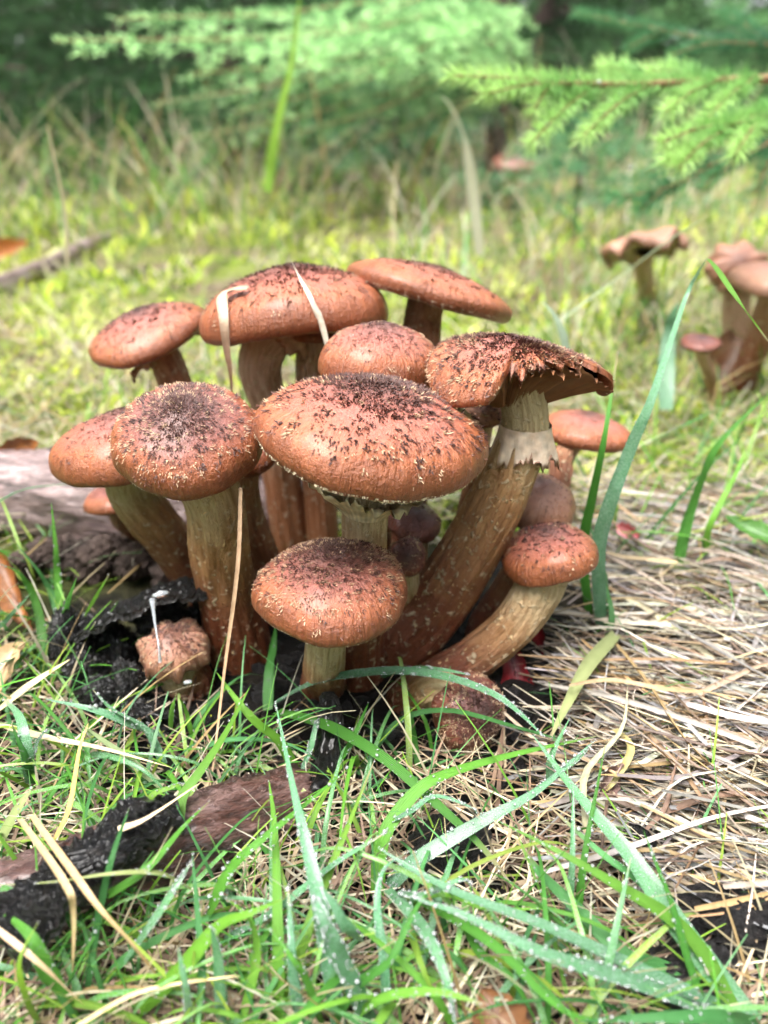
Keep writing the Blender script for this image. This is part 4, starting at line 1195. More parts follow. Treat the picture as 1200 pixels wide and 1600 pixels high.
def straws():
    rs = np.random.default_rng(500)
    made = 0
    lo = []
    tries = 0
    while made < 2000 and tries < 20000:
        tries += 1
        px, py, ok = mat_spot(rs)
        p = at_z(px, py, 0)
        if not ok or noise2(p[0], p[1], 75, 12) > 0.34: continue
        L = rs.uniform(0.02, 0.095)
        a = rs.choice([rs.normal(-0.55, 0.28), rs.normal(0.0, 0.2), rs.normal(0.6, 0.4)], p=[0.55, 0.28, 0.17])
        d = np.array([math.cos(a), math.sin(a) * 1.05, 0])
        hgt = abs(rs.normal(0.0, 0.005)) + 0.001
        mid = np.array([p[0], p[1], hgt + 0.0005])
        bend = np.array([-d[1], d[0], 0]) * rs.normal(0, 0.05) * L
        bend2 = np.array([-d[1], d[0], 0]) * rs.normal(0, 0.05) * L + bend * 0.6
        q0 = mid - d * L * 0.5; q2 = mid + d * L * 0.5
        q0[2] = max(0.0006, hgt + rs.normal(0, 0.003)); q2[2] = max(0.0006, hgt + rs.normal(0, 0.003))
        w = 0.0004 + 0.0019 * rs.uniform() ** 2.0
        r_ = rs.uniform()
        base = pick(TAN, rs) if r_ < 0.55 else np.array([0.50, 0.46, 0.42]) * rs.uniform(0.5, 1.1) if r_ < 0.88 else np.array([0.2, 0.125, 0.08])
        c = shade(rs, base * 0.66, 0.4)
        dist = np.linalg.norm(mid - np.array([0, 0, H_CAM]))
        lo.append((-(w * L) / dist ** 2 * (1 if px < 1195 else 0.1) - hgt * 1e-3, [q0, mid - d * L * 0.17 + bend + np.array([0, 0, rs.normal(0, 0.001)]), mid + d * L * 0.17 + bend2, q2], w, c))
        made += 1
    lo.sort(key=lambda t: t[0])
    rest = []
    for i, (_, pts, w, c) in enumerate(lo):
        V, F, _ = ribbon(pts, w, rs, 12, rs.uniform(0.3, 0.8), rs.uniform(-0.6, 0.6), blunt=rs.uniform() < 0.5)
        C = blade_col(c, 12, rs)
        if i < 280:
            o = mk('straw', V, F, M['straw'], None, C, loc=pts[1])
            kind = 'dark brown' if c.sum() < 0.55 else ('golden tan' if c[0] > c[2] * 1.55 else 'ash grey')
            size = 'broad' if w > 0.0013 else 'thin'
            tag(o, f'{size} {kind} straw lying in the flattened mat beside the clump', 'straw', f'{size} {kind} straws of the mat')
        else:
            rest.append((V, F, C))
    return rest

def join(rest):
    vs, fs, cs, k = [], [], [], 0
    for V, F, C in rest:
        vs.append(V); fs.append(F + k); cs.append(C); k += len(V)
    return np.vstack(vs), np.vstack(fs), np.vstack(cs)

rest = straws()
V, F, C = join(rest)
tag(mk('straw_litter', V, F, M['straw'], None, C), 'fine matted straw litter beneath the single straws', 'straw litter', kind='stuff')

# ------------------------------------------------------------------ many blades at once (numpy)
def blades(root, ang, length, width, lean, curl, cols, n=6, rs=rng):
    """root (k,3); ang heading, lean 0 upright..1 flat, curl extra droop"""
    k = len(root)
    s = np.linspace(0, 1, n)[None, :]
    hd = np.stack([np.cos(ang), np.sin(ang)], 1)
    th = lean[:, None] * 1.45 + curl[:, None] * s
    ds = length[:, None] / (n - 1)
    hx = np.cumsum(np.sin(th) * ds, 1) - np.sin(th[:, :1]) * ds
    hz = np.cumsum(np.cos(th) * ds, 1) - np.cos(th[:, :1]) * ds
    P = root[:, None, :] + np.stack([hx * hd[:, :1], hx * hd[:, 1:], hz], 2)
    tw = rs.normal(0, 0.6, k)
    side = np.stack([-np.sin(ang + tw), np.cos(ang + tw), np.zeros(k)], 1)
    ww = width[:, None] * 0.5 * np.clip(1.1 - s, 0.05, 1) ** 0.6
    up = np.array([0, 0, 1.0])
    L = P - side[:, None] * ww[..., None]; R = P + side[:, None] * ww[..., None]
    Mi = P - np.stack([hd[:, 0], hd[:, 1], np.zeros(k)], 1)[:, None] * (ww * 0.3)[..., None]
    V = np.stack([L, Mi, R], 2).reshape(-1, 3)
    f = grid_faces(n, 3, closed=False)
    F = (f[None] + (np.arange(k) * n * 3)[:, None, None]).reshape(-1, 4)
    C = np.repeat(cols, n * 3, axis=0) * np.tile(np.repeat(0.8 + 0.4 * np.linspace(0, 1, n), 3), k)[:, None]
    return V, F, C

def palette(rs, k, weights):
    """weights: green, lime, tan"""
    allc = np.array(GREEN + LIME + TAN)
    w = np.concatenate([np.full(len(GREEN), weights[0] / len(GREEN)), np.full(len(LIME), weights[1] / len(LIME)), np.full(len(TAN), weights[2] / len(TAN))])
    i = rs.choice(len(allc), k, p=w / w.sum())
    return allc[i] * rs.uniform(0.7, 1.25, k)[:, None]

def spots(rs, k, x0, x1, y0, y1, keep=None):
    px = rs.uniform(x0, x1, k); py = rs.uniform(y0, y1, k)
    u = (px - 600) / F_PX; v = (800 - py) / F_PX
    dy, dz = cP + v * sP, -sP + v * cP
    t = -H_CAM / dz
    X, Y = u * t, dy * t
    ok = np.ones(k, bool) if keep is None else keep(px, py, X, Y)
    X, Y = X[ok], Y[ok]
    return np.stack([X, Y, gz(X, Y) - 0.001], 1)

def in_clump(px, py, X, Y, m_=0.0):
    return (X > -0.105 - m_) & (X < 0.075 + m_) & (Y > 0.215 - m_) & (Y < 0.36 + m_)

def field():
    rs = np.random.default_rng(900)
    parts = []
    def add(root, L, W, lean, curl, wt, n=6):
        k = len(root)
        parts.append(blades(root, rs.uniform(0, 6.28, k), rs.uniform(*L, k), rs.uniform(*W, k), rs.uniform(*lean, k), rs.uniform(*curl, k), palette(rs, k, wt), n, rs))
    # foreground short undergrowth
    fg = lambda px, py, X, Y: (~in_clump(px, py, X, Y)) & ~((px > 300) & (px < 840) & (py < 1130)) & (py > 1010) & ~((px > 900) & (py < 1400))
    add(spots(rs, 1500, -150, 1350, 1010, 1700, fg), (0.015, 0.055), (0.0004, 0.0011), (0.25, 0.95), (0.2, 1.0), (0.45, 0.2, 0.6))
    add(spots(rs, 380, -150, 420, 1010, 1700, fg), (0.02, 0.045), (0.0008, 0.002), (0.25, 0.9), (0.2, 1.0), (0.7, 0.4, 0.25))
    # beside the clump, left
    add(spots(rs, 420, -300, 110, 700, 1150, lambda px, py, X, Y: X < -0.112), (0.02, 0.06), (0.0008, 0.0022), (0.2, 0.8), (0.2, 1.0), (0.7, 0.5, 0.3))
    # the blurred meadow behind
    add(spots(rs, 5200, -350, 1550, 335, 830, lambda px, py, X, Y: (Y > 0.385) & (noise2(X, Y, 14, 21) > -0.1)), (0.02, 0.075), (0.001, 0.003), (0.3, 1.0), (0.2, 1.3), (0.3, 0.6, 0.75))
    add(spots(rs, 260, 880, 1350, 830, 1420, lambda px, py, X, Y: (X > 0.085)), (0.012, 0.04), (0.0006, 0.0016), (0.2, 1.0), (0.2, 1.0), (0.6, 0.5, 0.1))
    add(spots(rs, 500, 900, 1550, 480, 900, lambda px, py, X, Y: (X > 0.09)), (0.03, 0.09), (0.001, 0.0025), (0.2, 0.8), (0.2, 1.0), (0.8, 0.35, 0.4))
    add(spots(rs, 420, 860, 1300, 430, 640, None), (0.04, 0.12), (0.001, 0.0025), (0.05, 0.7), (0.2, 1.2), (0.5, 0.15, 0.8), 8)
    # straw lying flat in the meadow
    add(spots(rs, 4200, -350, 1550, 320, 800, lambda px, py, X, Y: Y > 0.385), (0.04, 0.12), (0.001, 0.003), (0.9, 1.04), (-0.1, 0.1), (0.02, 0.1, 1.0))
    # tall grass by the forest edge
    add(spots(rs, 2300, -400, 1600, 250, 350, lambda px, py, X, Y: noise2(X, Y, 6, 31) > -0.45), (0.08, 0.36), (0.002, 0.006), (0.02, 0.55), (0.2, 1.4), (0.3, 0.12, 1.0), 8)
    add(spots(rs, 1300, 600, 1600, 290, 480, lambda px, py, X, Y: noise2(X, Y, 9, 33) > -0.3), (0.05, 0.2), (0.0015, 0.004), (0.05, 0.7), (0.2, 1.2), (0.4, 0.15, 0.9), 8)
    add(spots(rs, 700, -400, 500, 240, 400, None), (0.08, 0.28), (0.002, 0.004), (0.02, 0.5), (0.2, 1.1), (0.5, 0.4, 0.5), 8)
    V, F, C = join([(a, b, c_) for a, b, c_ in parts])
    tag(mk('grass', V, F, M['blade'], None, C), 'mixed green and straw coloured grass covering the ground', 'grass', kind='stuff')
    # litter of brown stalk bits
    fg2 = lambda px, py, X, Y: ~in_clump(px, py, X, Y) & ~((px > 270) & (px < 860) & (py < 1170) & (rs.uniform(0, 1, len(px)) < 0.8))
    r = spots(rs, 2600, -150, 1350, 1000, 1700, fg2)
    r[:, 2] += rs.uniform(0.001, 0.005, len(r))
    k = len(r)
    br = np.array([(0.42, 0.32, 0.2), (0.22, 0.14, 0.09), (0.56, 0.49, 0.36), (0.14, 0.085, 0.055)])[rs.integers(0, 4, k)]
    V, F, C = blades(r, rs.uniform(0, 6.28, k), rs.uniform(0.01, 0.055, k), rs.uniform(0.0006, 0.0018, k), rs.uniform(0.97, 1.1, k), rs.uniform(-0.15, 0.1, k), br * rs.uniform(0.6, 1.2, k)[:, None], 5, rs)
    tag(mk('stalk_litter', V, F, M['straw'], None, C), 'brown stalk litter strewn over the dark soil', 'litter', kind='stuff')
field()

def moss():
    rs = np.random.default_rng(1200)
    near = lambda px, py, X, Y: (noise2(X, Y, 70, 5) > 0.25) & (py > 1000) & ~in_clump(px, py, X, Y, -0.02)
    far = lambda px, py, X, Y: (noise2(X, Y, 11, 7) > -0.15) & (Y > 0.36)
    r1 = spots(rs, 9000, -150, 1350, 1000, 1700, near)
    r2 = spots(rs, 36000, -350, 1550, 315, 860, far)
    out = []
    for r, L, W in ((r1, (0.0015, 0.005), (0.0005, 0.0012)), (r2, (0.006, 0.02), (0.0015, 0.004))):
        k = len(r)
        scale = np.clip(r[:, 1] / 0.6, 0.6, 3) if r is r2 else np.ones(k)
        c = np.array([(0.10, 0.19, 0.02), (0.26, 0.38, 0.03), (0.60, 0.70, 0.07), (0.60, 0.66, 0.2)])[np.clip((noise2(r[:, 0], r[:, 1], 8, 41) * 2.2 + rs.uniform(0.2, 3.6, k)).astype(int), 0, 3)]
        if r is r2: c[rs.uniform(0, 1, k) < 0.16] = (0.62, 0.54, 0.4)
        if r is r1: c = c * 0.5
        out.append(blades(r, rs.uniform(0, 6.28, k), rs.uniform(*L, k) * scale, rs.uniform(*W, k) * scale, rs.uniform(0, 0.9, k), rs.uniform(0, 1.4, k), c * rs.uniform(0.6, 1.2, k)[:, None], 3, rs))
    V, F, C = join(out)
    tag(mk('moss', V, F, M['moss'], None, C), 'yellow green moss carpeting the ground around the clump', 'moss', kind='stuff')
moss()

# ------------------------------------------------------------------ fallen leaves and small things
def leaf(label, pts4, mat, seed, cat='leaf', curl=0.004, name='fallen_leaf', lobes=0.1):
    """pointed oval leaf between stem point a and tip b with half width w, real thickness"""
    a, b, w, side = pts4
    a, b = np.asarray(a, float), np.asarray(b, float)
    nu, nv = 20, 9
    d = b - a; L = np.linalg.norm(d); d = d / L
    sd = unit(np.asarray(side, float) - d * np.dot(side, d)); nn = np.cross(d, sd)
    if nn[2] < 0: nn = -nn
    u = np.linspace(0, 1, nu)[:, None]; v = np.linspace(-1, 1, nv)[None, :]
    wd = w * np.sin(np.pi * u ** 0.85) ** 0.75 * (1 + lobes * np.sin(u * 26 + seed) * np.abs(v))
    P = a + d * (u * L)[..., None] + sd * (v * wd)[..., None] + nn * (curl * (v ** 2) * np.sin(np.pi * u) + curl * 0.6 * np.sin(u * 4 + seed))[..., None]
    Q = P - nn * 0.0004
    V = np.vstack([P.reshape(-1, 3), Q.reshape(-1, 3)])
    f = grid_faces(nu, nv, closed=False)
    o = mk(name, V, [f, f[:, ::-1] + nu * nv], mat, None, loc=a)
    tag(o, label, cat)
    rb = spline([a - d * L * 0.15 + nn * 0.0003, a + nn * 0.0003, (a + b) / 2 + nn * (curl * 0.5 + 0.0002), b], 16)
    V, F, _ = tube(rb, np.linspace(0.0006, 0.0002, 16), 6)
    mk('midrib', V, F, mat, o)
    return o
sx = np.array([1, 0, 0.0])
leaf('wet dark brown leaf among moss at the bottom of the straw', (at_z(800, 1640, 0.004), at_z(755, 1548, 0.012), 0.007, sx), M['leaf_brown'], 1)
leaf('orange fallen leaf lying in the moss by the grey stick', (at_z(-60, 400, 0.02), at_z(45, 378, 0.03), 0.014, (0, 0.3, 1)), M['leaf_orange'], 2)
leaf('reddish brown curled leaf beside the smooth rounded cap', (at_z(-10, 720, 0.035), at_z(62, 690, 0.045), 0.007, (0, 0.5, 1)), M['leaf_rust'], 3)
leaf('rusty leaf standing behind the fresh green blades by the branch', (at_z(-15, 860, 0.03), at_z(60, 985, 0.004), 0.006, (1, 0, 0.4)), M['leaf_rust'], 4, curl=0.006)
leaf('pinkish tan leaf half under the yellowing blade', (at_z(-20, 1085, 0.008), at_z(40, 1005, 0.014), 0.006, sx), M['leaf_tan'], 5)
leaf('dark red wet leaf standing in the gap behind the curved stem', (at_y(818, 1165, 0.236), at_y(795, 990, 0.262), 0.0065, sx), M['leaf_red'], 6, curl=0.003)
leaf('narrow crimson leaf stalk arching beside the dark red leaf', (at_y(845, 1010, 0.268), at_y(822, 935, 0.272), 0.003, sx), M['leaf_red'], 7, curl=0.003)
leaf('pink petal lying on the straw beyond the tall grass', (at_z(968, 822, 0.012), at_z(996, 838, 0.012), 0.004, (0, 0.6, 1)), M['leaf_pink'], 8, cat='petal', name='petal', curl=0.003)
leaf('broad fresh green leaf reaching over the far edge of the straw', (at_z(1225, 850, 0.02), at_z(1132, 808, 0.024), 0.006, (0, 1, 0.3)), M['leaf_green'], 9, name='green_leaf')
leaf('plum coloured withered leaf tip lying on the straw', (at_z(968, 1200, 0.012), at_z(932, 1245, 0.004), 0.0035, (1, 0.2, 0.2)), M['leaf_plum'], 10)
leaf('dead brown leaf in front of the far pinkish mushrooms', (at_z(1105, 625, 0.004), at_z(1175, 505, 0.05), 0.014, (1, 0, 0.3)), M['leaf_brown'], 11, curl=0.01)

FAR = 'blurred mushrooms beyond the clump'
mushroom('far pale pinkish mushroom with a lumpy upturned cap', (1098, 366, 1200, 470), 0.62, [(1150, 500), (1155, 560), (1150, 600)], 0.6, 36, 40, hr=0.7, tr=-10, seed=61, capm='cap_pale', scales=0, stemm='stem_pale', warp=crumple, NA=64, NR=24, group=FAR)
mushroom('far smooth rounded mushroom in front of the lumpy pinkish one', (1135, 408, 1290, 480), 0.56, [(1195, 500), (1170, 570), (1150, 620)], 0.55, 34, 40, hr=0.5, tr=4, seed=63, capm='cap_pale', scales=0, stemm='stem_red', NA=64, NR=24, group=FAR)
mushroom('far pale brown mushroom with a wavy edge on a thin stalk', (938, 364, 1078, 412), 0.75, [(1005, 420), (1010, 450), (1010, 470)], 0.7, 26, 30, hr=0.42, tr=-8, seed=65, capm='cap_pale', scales=0, stemm='stem_pale', warp=crumple, NA=64, NR=24, group=FAR)
mushroom('far little reddish mushroom on a pale stalk near the dead leaf', (1062, 520, 1128, 552), 0.5, [(1098, 560), (1110, 590), (1125, 640)], 0.5, 16, 18, hr=0.4, tr=-4, seed=67, capm='cap_red', scales=0, stemm='stem_pale', NA=64, NR=24, group=FAR)
mushroom('farthest small reddish brown mushroom under the spruce branch', (770, 240, 838, 272), 1.5, [(800, 285), (800, 300), (800, 322)], 1.5, 22, 24, hr=0.5, tr=6, seed=69, capm='cap_red', scales=0, stemm='stem_pale', NA=64, NR=24, group=FAR)

def far_blade(label, w, pts, base, tri=None):
    rs = np.random.default_rng(len(label))
    pxw = np.linalg.norm(np.mean(pts, 0) - np.array([0, 0, H_CAM])) / F_PX
    V, F, _ = ribbon(pts, w * pxw, rs, 20, 0.3, 0.2)
    o = mk('grass_stalk', V, F, M['blade'], None, blade_col(np.array(base), 20, rs), loc=pts[0])
    tag(o, label, 'grass blade', 'single tall blades before the spruces')
far_blade('tall bright green grass blade standing before the pale spruce boughs', 16, [at_y(418, 300, 1.1), at_y(424, 250, 1.1), at_y(440, 170, 1.08), at_y(456, 100, 1.06), at_y(470, -20, 1.03)], (0.3, 0.5, 0.08))
far_blade('wide bleached grass blade bent over at the tip before the spruces', 18, [at_y(750, 400, 0.95), at_y(738, 300, 0.95), at_y(725, 220, 0.94), at_y(705, 170, 0.93), at_y(688, 148, 0.92)], (0.66, 0.62, 0.5))
far_blade('thin dry stalk rising straight out of the moss by the orange leaf', 7, [at_y(105, 420, 0.62), at_y(100, 330, 0.62), at_y(85, 250, 0.61), at_y(72, 190, 0.6)], (0.6, 0.5, 0.36))
far_blade('long grey green blade slanting across the meadow before the wavy edged mushroom', 13, [at_y(880, 500, 0.5), at_y(960, 440, 0.5), at_y(1040, 380, 0.5), at_y(1110, 335, 0.49)], (0.42, 0.48, 0.34))
far_blade('short dewy blade shining behind the back of the broken mushroom', 14, [at_y(885, 560, 0.46), at_y(878, 520, 0.45), at_y(862, 488, 0.44), at_y(845, 470, 0.43)], (0.5, 0.62, 0.5))

# ------------------------------------------------------------------ spruces
def needles(axis, spacing, ln, wd, rs, tone, flat=0.5, tipc=None):
    """needles round a twig axis (n,3). returns V,F,C"""
    seg = np.linalg.norm(np.diff(axis, axis=0), axis=1)
    L = seg.sum()
    k = max(4, int(L / spacing))
    t = np.sort(rs.uniform(0, 1, k))
    cum = np.concatenate([[0], np.cumsum(seg)]) / L
    P = np.stack([np.interp(t, cum, axis[:, i]) for i in range(3)], 1)
    T = np.gradient(axis, axis=0); T /= np.linalg.norm(T, axis=1)[:, None]
    Tt = np.stack([np.interp(t, cum, T[:, i]) for i in range(3)], 1); Tt /= np.linalg.norm(Tt, axis=1)[:, None]
    A = np.cross(Tt, [0, 0, 1.0]); A /= np.linalg.norm(A, axis=1)[:, None] + 1e-6
    B = np.cross(A, Tt)
    ph = rs.uniform(0, 2 * np.pi, k)
    rad = np.cos(ph)[:, None] * A + (np.sin(ph) * (1 - flat) + 0.15)[:, None] * B
    rad /= np.linalg.norm(rad, axis=1)[:, None]
    fw = rs.uniform(0.35, 0.9, k)[:, None] + 0.7 * np.clip((t - 0.9) / 0.1, 0, 1)[:, None]
    d = rad + Tt * fw; d /= np.linalg.norm(d, axis=1)[:, None]
    l = ln * rs.uniform(0.75, 1.15, k)
    s = np.cross(d, rs.normal(0, 1, (k, 3))); s /= np.linalg.norm(s, axis=1)[:, None]
    w = wd * 0.5
    tip = P + d * l[:, None]
    mid = P + d * (l * 0.45)[:, None]
    V = np.stack([P, mid + s * w, tip, mid - s * w], 1).reshape(-1, 3)
    F = (np.arange(k)[:, None] * 4 + np.array([[0, 1, 2, 3]]))
    c = np.asarray(tone)[None] * rs.uniform(0.7, 1.3, k)[:, None]
    if tipc is not None:
        f = np.clip(t * 1.2 - 0.1, 0, 1)[:, None]
        c = c * (1 - f) + np.asarray(tipc)[None] * f * rs.uniform(0.8, 1.2, k)[:, None]
    C = np.repeat(c, 4, axis=0)
    return V, F, C

def bough(origin, direction, L, rs, spacing, ln, wd, tone, tipc, droop=0.25, subs=2, wide=0.42):
    """a spruce bough as list of needle batches and wooden axes"""
    d = unit(direction)
    n = 10
    s = np.linspace(0, 1, n)
    side = unit(np.cross(d, [0, 0, 1]))
    ax = origin + d * (s * L)[:, None] + np.array([0, 0, -1.0]) * (droop * L * s ** 1.6)[:, None] + np.array([0, 0, 1.0]) * (0.12 * L * np.clip(s - 0.7, 0, 1))[:, None]
    axes = [ax]
    out = []
    k = max(4, int(L / 0.055))
    for i in range(k):
        f = 0.12 + 0.86 * i / k
        p = np.array([np.interp(f, s, ax[:, j]) for j in range(3)])
        for sg in (-1, 1):
            l2 = (wide * L * (1 - f) + 0.06) * rs.uniform(0.6, 1.15)
            dd = unit(d * rs.uniform(0.5, 0.9) + side * sg * rs.uniform(0.6, 1.0) + np.array([0, 0, rs.uniform(-0.4, 0.02)]))
            q = p + dd * (np.linspace(0, 1, 5) * l2)[:, None] + np.array([0, 0, -1]) * (0.12 * l2 * np.linspace(0, 1, 5) ** 2)[:, None]
            axes.append(q)
            if subs and l2 > 0.12:
                for m_ in range(int(l2 / 0.05)):
                    g = rs.uniform(0.25, 0.9)
                    pp = p + dd * (g * l2) + np.array([0, 0, -0.12 * l2 * g * g])
                    d3 = unit(dd * 0.7 + np.cross(dd, [0, 0, 1]) * rs.choice([-1, 1]) * 0.7 + np.array([0, 0, rs.uniform(-0.3, 0.0)]))
                    l3 = rs.uniform(0.04, 0.09)
                    axes.append(pp + d3 * (np.linspace(0, 1, 3) * l3)[:, None])
    for q in axes:
        out.append(needles(q, spacing, ln, wd, rs, tone, 0.45, tipc))
    return out, axes

def wood_axes(axes, r0):
    vs, fs, k = [], [], 0
    for i, q in enumerate(axes):
        n = len(q)
        r = (r0 if i == 0 else r0 * 0.4) * np.linspace(1, 0.3, n)
        V, F, _ = tube(q, r, 5, 0, 0)
        vs.append(V); fs.append(F + k); k += len(V)
    return np.vstack(vs), np.vstack(fs)

def tree_template(seed, height, z_low, spread, nb, tone, tipc):
    rs = np.random.default_rng(seed)
    batches, woods = [], []
    for i in range(nb):
        f = (i + rs.uniform(0, 1)) / nb
        z = z_low + (height - z_low) * f ** 1.8
        L = spread * (1 - z / height) ** 0.8 * rs.uniform(0.75, 1.1) + 0.08
        a = i * 2.39996 + rs.normal(0, 0.3)
        o, ax = bough(np.array([0, 0, z]), [math.cos(a), math.sin(a), rs.uniform(-0.05, 0.3)], L, rs, 0.0052, 0.020, 0.0046, tone, tipc, droop=rs.uniform(0.15, 0.4))
        batches += o
        woods.append(wood_axes(ax[:1], 0.007))
    V, F, C = join(batches)
    k = 0; wv, wf = [], []
    for a_, b_ in woods:
        wv.append(a_); wf.append(b_ + k); k += len(a_)
    hs_ = np.linspace(-0.05, height, 30)
    path = np.stack([0.01 * np.sin(hs_ * 3 + seed), 0.01 * np.cos(hs_ * 2.3 + seed), hs_], 1)
    tv, tf_, _ = tube(path, np.linspace(0.035, 0.004, 30) * height / 2.2, 14, seed, 0.08)
    return (V, F, C), (np.vstack(wv), np.vstack(wf)), (tv, tf_)

def spruces():
    T1 = tree_template(1, 2.4, 0.10, 0.95, 52, (0.014, 0.035, 0.014), (0.05, 0.12, 0.04))  # needle tones lowered so that forest shade is put into the colour
    T2 = tree_template(2, 2.0, 0.08, 0.85, 44, (0.03, 0.09, 0.035), (0.25, 0.5, 0.2))
    protos = []
    for (nd, wd, tk) in (T1, T2):
        a = mk('crown', nd[0], nd[1], M['needle'], None, nd[2], smooth=False)
        b = mk('trunk', np.vstack([tk[0], wd[0]]), np.vstack([tk[1], wd[1] + len(tk[0])]), M['trunk'], None)
        protos.append([a, b])
    G = 'spruces at the forest edge'
    lst = [
        (0, -1.75, 2.7, 0.3, 1.0, 'dark young spruce rooted behind the tall dry grass'),
        (0, -0.45, 2.6, 1.9, 1.0, 'dark young spruce in the shade behind the tall green blade'),
        (0, 0.60, 3.4, 4.0, 1.15, 'spruce with a bare dark trunk showing behind the bleached blade'),
        (1, 1.55, 3.0, 2.7, 1.05, 'dense pale tipped spruce standing behind the near spruce branch'),
        (0, -1.2, 4.2, 5.1, 1.3, 'bigger dark spruce filling the gap behind the shaded young one'),
        (0, 0.1, 4.6, 0.9, 1.3, 'spruce of the second row seen past the bare dark trunk'),
        (0, 2.6, 4.4, 3.3, 1.4, 'tall dark spruce of the second row behind the dense one'),
        (0, -3.3, 4.6, 2.2, 1.3, 'outermost spruce of the second row beyond the dark young one'),
        (0, 1.2, 6.0, 0.2, 1.7, 'large far spruce closing the view between the second row trees'),
        (0, -2.2, 6.3, 2.8, 1.7, 'large far spruce in the shade behind the bigger dark one'),
        (0, -0.6, 6.8, 4.8, 1.8, 'deepest large spruce behind the shaded young one and its neighbour'),
        (0, 3.6, 6.6, 1.4, 1.8, 'deepest large spruce behind the tall dark one'),
    ]
    far_lab = 'distant spruce closing the forest behind the deepest large ones'
    lst += [(0, -7 + 1.25 * i + 0.4 * math.sin(i * 7), 8.2 + 1.1 * math.sin(i * 3.3), i * 1.3, 2.4, far_lab) for i in range(13)]
    ring_lab = 'unseen spruce of the forest ring, added to block low light'
    lst += [(i % 2, 2.5 * math.sin(a) * (1 + 0.15 * math.sin(i * 5)), 0.3 + 2.5 * math.cos(a) * (1 + 0.15 * math.sin(i * 5)), i * 1.7, 1.75, ring_lab)
            for i, a in enumerate(np.radians([78, 108, 135, 162, 190, 218, 245, 275, 298]))]  # ring trees out of view, added so that light falls mainly from above
    used = [False, False]
    for k, x, y, rz, sc, lab in lst:
        r = thing('spruce_tree', (x, y, float(gz(x, y))), lab, 'tree', G)
        r.rotation_euler = (0, 0, rz); r.scale = (sc, sc, sc)
        for o in protos[k]:
            if used[k]:
                c_ = o.copy(); col.objects.link(c_)
            else:
                c_ = o
            c_.parent = r
        used[k] = True
    # near boughs of a pale spruce, reaching towards the meadow
    rs = np.random.default_rng(654)
    tx_, ty_ = at_y(772, 200, 1.95)[:2]
    r = thing('spruce_tree', (tx_, ty_, float(gz(tx_, ty_))), 'pale spruce with long fresh sprays hanging over the dry meadow grass', 'tree', G)
    hs_ = np.linspace(-0.03, 2.1, 24)
    path = np.stack([tx_ + 0.01 * np.sin(hs_ * 4), ty_ + 0 * hs_, hs_], 1)
    V, F, _ = tube(path, np.linspace(0.024, 0.004, 24), 16, 3, 0.1)
    mk('trunk', V, F, M['trunk'], r)
    for (px, py, Y, L, br) in [(185, 25, 1.25, 0, 1.1), (88, 58, 1.15, 0, 1.3), (430, 58, 1.2, 0, 1.1), (300, 112, 1.3, 0, 0.9),
                               (285, 215, 1.5, 0, 0.55), (470, 205, 1.45, 0, 0.5), (600, 15, 1.4, 0, 0.9), (640, 130, 1.5, 0, 0.7), (370, 172, 1.4, 0, 0.6), (555, 112, 1.35, 0, 0.85), (335, 62, 1.5, 0, 0.7), (245, 160, 1.55, 0, 0.5), (590, 215, 1.5, 0, 0.45)]:
        tipp = at_y(px, py, Y)
        st_ = np.array([tx_, ty_, max(0.1, tipp[2] + 0.06 + rs.uniform(0, 0.08))])
        d = tipp - st_
        L = np.linalg.norm(d)
        o, ax = bough(st_, d + np.array([0, 0, 0.10 * L]), L, rs, 0.0022, 0.016, 0.0019, np.array((0.08, 0.24, 0.075)) * br, np.array((0.50, 0.80, 0.36)) * br, droop=0.14, wide=0.17)  # each bough's brightness is painted into its needle colour
        V, F = wood_axes(ax[:1], 0.004)
        b = mk('bough', V, F, M['twig'], r)
        V, F, C = join(o)
        mk('needles', V, F, M['needle'], b, C, smooth=False)['kind'] = 'stuff'
    # the tree whose low branch hangs into view beside the clump
    rs = np.random.default_rng(321)
    r = thing('spruce_tree', (0.62, 0.62, float(gz(0.62, 0.62))), 'near spruce whose bright fresh branch hangs over the meadow', 'tree', G)
    hs_ = np.linspace(-0.03, 1.3, 24)
    path = np.stack([0.62 + 0.01 * np.sin(hs_ * 4), 0.62 + 0 * hs_, hs_], 1)
    V, F, _ = tube(path, np.linspace(0.022, 0.004, 24), 16, 3, 0.1)
    mk('trunk', V, F, M['trunk'], r)
    fresh, fresh_t = (0.22, 0.45, 0.14), (0.46, 0.68, 0.24)
    dark, dark_t = (0.05, 0.17, 0.08), (0.10, 0.27, 0.11)  # shaded branches of the same tree, shade put into the needle colour
    def branch(px_axis, Y0, Y1, twigs, c0, c1, ln=0.0125, r0=0.0022):
        pts = [at_y(px, py, Y0 + (Y1 - Y0) * i / (len(px_axis) - 1)) for i, (px, py) in enumerate(px_axis)]
        ax = spline([np.array([0.62, 0.62, pts[0][2] + 0.02])] + pts, 40)
        V, F, _ = tube(ax, np.linspace(r0 * 1.6, 0.0006, 40), 8, 2, 0.1)
        b = mk('branch', V, F, M['twig'], r)
        vis = ax[10:]
        V, F, C = needles(vis, 0.00014, ln, 0.0007, rs, c0, 0.15, c1)
        mk('needles', V, F, M['needle'], b, C, smooth=False)['kind'] = 'stuff'
        for (p, q, Ya, Yb) in twigs:
            a_, b_ = at_y(*p, Ya), at_y(*q, Yb)
            m_ = (a_ + b_) / 2 + np.array([0, 0, 0.003])
            tw = spline([a_, m_, b_], 14)
            V1, F1, _ = tube(tw, np.linspace(0.0011, 0.0005, 14), 6)
            V, F, C = needles(tw, 0.00013, ln, 0.0007, rs, c0, 0.1, c1)
            nb = mk('twig', V1, F1, M['twig'], r)
            mk('needles', V, F, M['needle'], nb, C, smooth=False)['kind'] = 'stuff'
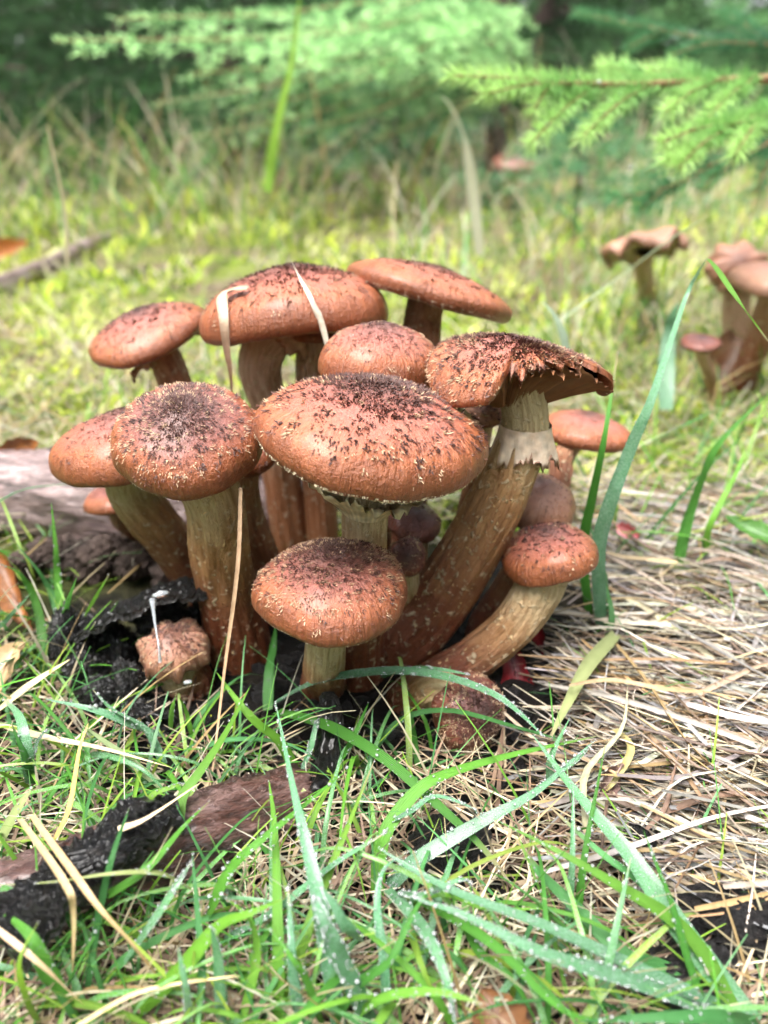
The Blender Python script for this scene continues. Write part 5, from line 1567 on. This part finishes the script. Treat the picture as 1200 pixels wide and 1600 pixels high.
    branch([(1260, 120), (1150, 125), (1000, 132), (900, 130), (800, 122), (705, 118)], 0.60, 0.55, [
        ((905, 132), (755, 148), 0.57, 0.545), ((930, 135), (832, 222), 0.575, 0.535), ((1010, 135), (912, 212), 0.58, 0.54),
        ((870, 130), (835, 170), 0.565, 0.55), ((1120, 128), (1040, 175), 0.585, 0.55), ((1180, 122), (1105, 185), 0.59, 0.55),
        ((1000, 130), (940, 105), 0.58, 0.62), ((1100, 126), (1010, 112), 0.585, 0.63)], fresh, fresh_t)
    # dew hanging on the fresh twigs
    pts = [at_y(855, 196, 0.548), at_y(1053, 268, 0.52), at_y(1050, 280, 0.52), at_y(985, 262, 0.60), at_y(936, 128, 0.56), at_y(1120, 180, 0.55), at_y(1075, 262, 0.52)]
    V, F = drops(np.array(pts), np.array([0.0022, 0.0018, 0.0024, 0.002, 0.0015, 0.0016, 0.0014]))
    mk('dew', V, F, M['water'], r)['kind'] = 'stuff'
    branch([(1290, 150), (1220, 170), (1150, 195), (1080, 235), (1045, 250)], 0.58, 0.52, [
        ((1210, 172), (1110, 215), 0.57, 0.54), ((1150, 195), (1035, 222), 0.55, 0.53), ((1200, 175), (1150, 240), 0.56, 0.52), ((1130, 205), (1060, 262), 0.54, 0.515)], fresh, fresh_t)
    branch([(1300, 200), (1200, 225), (1120, 255), (1050, 290), (960, 310)], 0.66, 0.68, [
        ((1200, 225), (1100, 290), 0.66, 0.66), ((1120, 255), (1010, 270), 0.67, 0.7), ((1060, 285), (1000, 330), 0.68, 0.67), ((1220, 220), (1180, 300), 0.66, 0.64)], dark, dark_t)
    branch([(1300, 60), (1200, 70), (1100, 60), (1000, 40), (900, 20)], 0.85, 1.0, [
        ((1150, 65), (1050, 85), 0.9, 0.9), ((1050, 50), (980, 75), 0.95, 0.95), ((1200, 70), (1130, 20), 0.88, 0.95)], dark, dark_t)
spruces()

def low_boughs():
    """small separate seedlings whose sprays reach the meadow"""
    rs = np.random.default_rng(77)
    G = 'spruce seedlings before the forest edge'
    for (px, py, Y, hgt, sp, tone, tipc, lab) in [
            (620, 320, 2.0, 0.44, 0.42, (0.04, 0.11, 0.06), (0.22, 0.42, 0.24), 'little dark spruce near the bleached bent blade'),
            (900, 330, 1.35, 0.2, 0.25, (0.05, 0.15, 0.07), (0.14, 0.3, 0.13), 'tiny spruce seedling under the near branch')]:
        b = at_y(px, py, Y); x, y = b[0], b[1]
        r = thing('spruce_seedling', (x, y, float(gz(x, y))), lab, 'tree', G)
        z0 = float(gz(x, y))
        hs_ = np.linspace(-0.02, hgt, 14)
        path = np.stack([x + 0 * hs_, y + 0 * hs_, z0 + hs_], 1)
        V, F, _ = tube(path, np.linspace(0.007, 0.001, 14), 8, 3, 0.1)
        mk('trunk', V, F, M['trunk'], r)
        bt = []
        for i in range(16):
            f = i / 16
            z = z0 + 0.06 + (hgt - 0.06) * f
            a = i * 2.39996 + rs.normal(0, 0.2)
            o, ax = bough(np.array([x, y, z]), [math.cos(a), math.sin(a), 0.15], sp * (1.05 - f) * rs.uniform(0.8, 1.1), rs, 0.0035, 0.017, 0.0022, tone, tipc, droop=0.12)
            bt += o
        V, F, C = join(bt)
        mk('crown', V, F, M['needle'], r, C, smooth=False)
low_boughs()
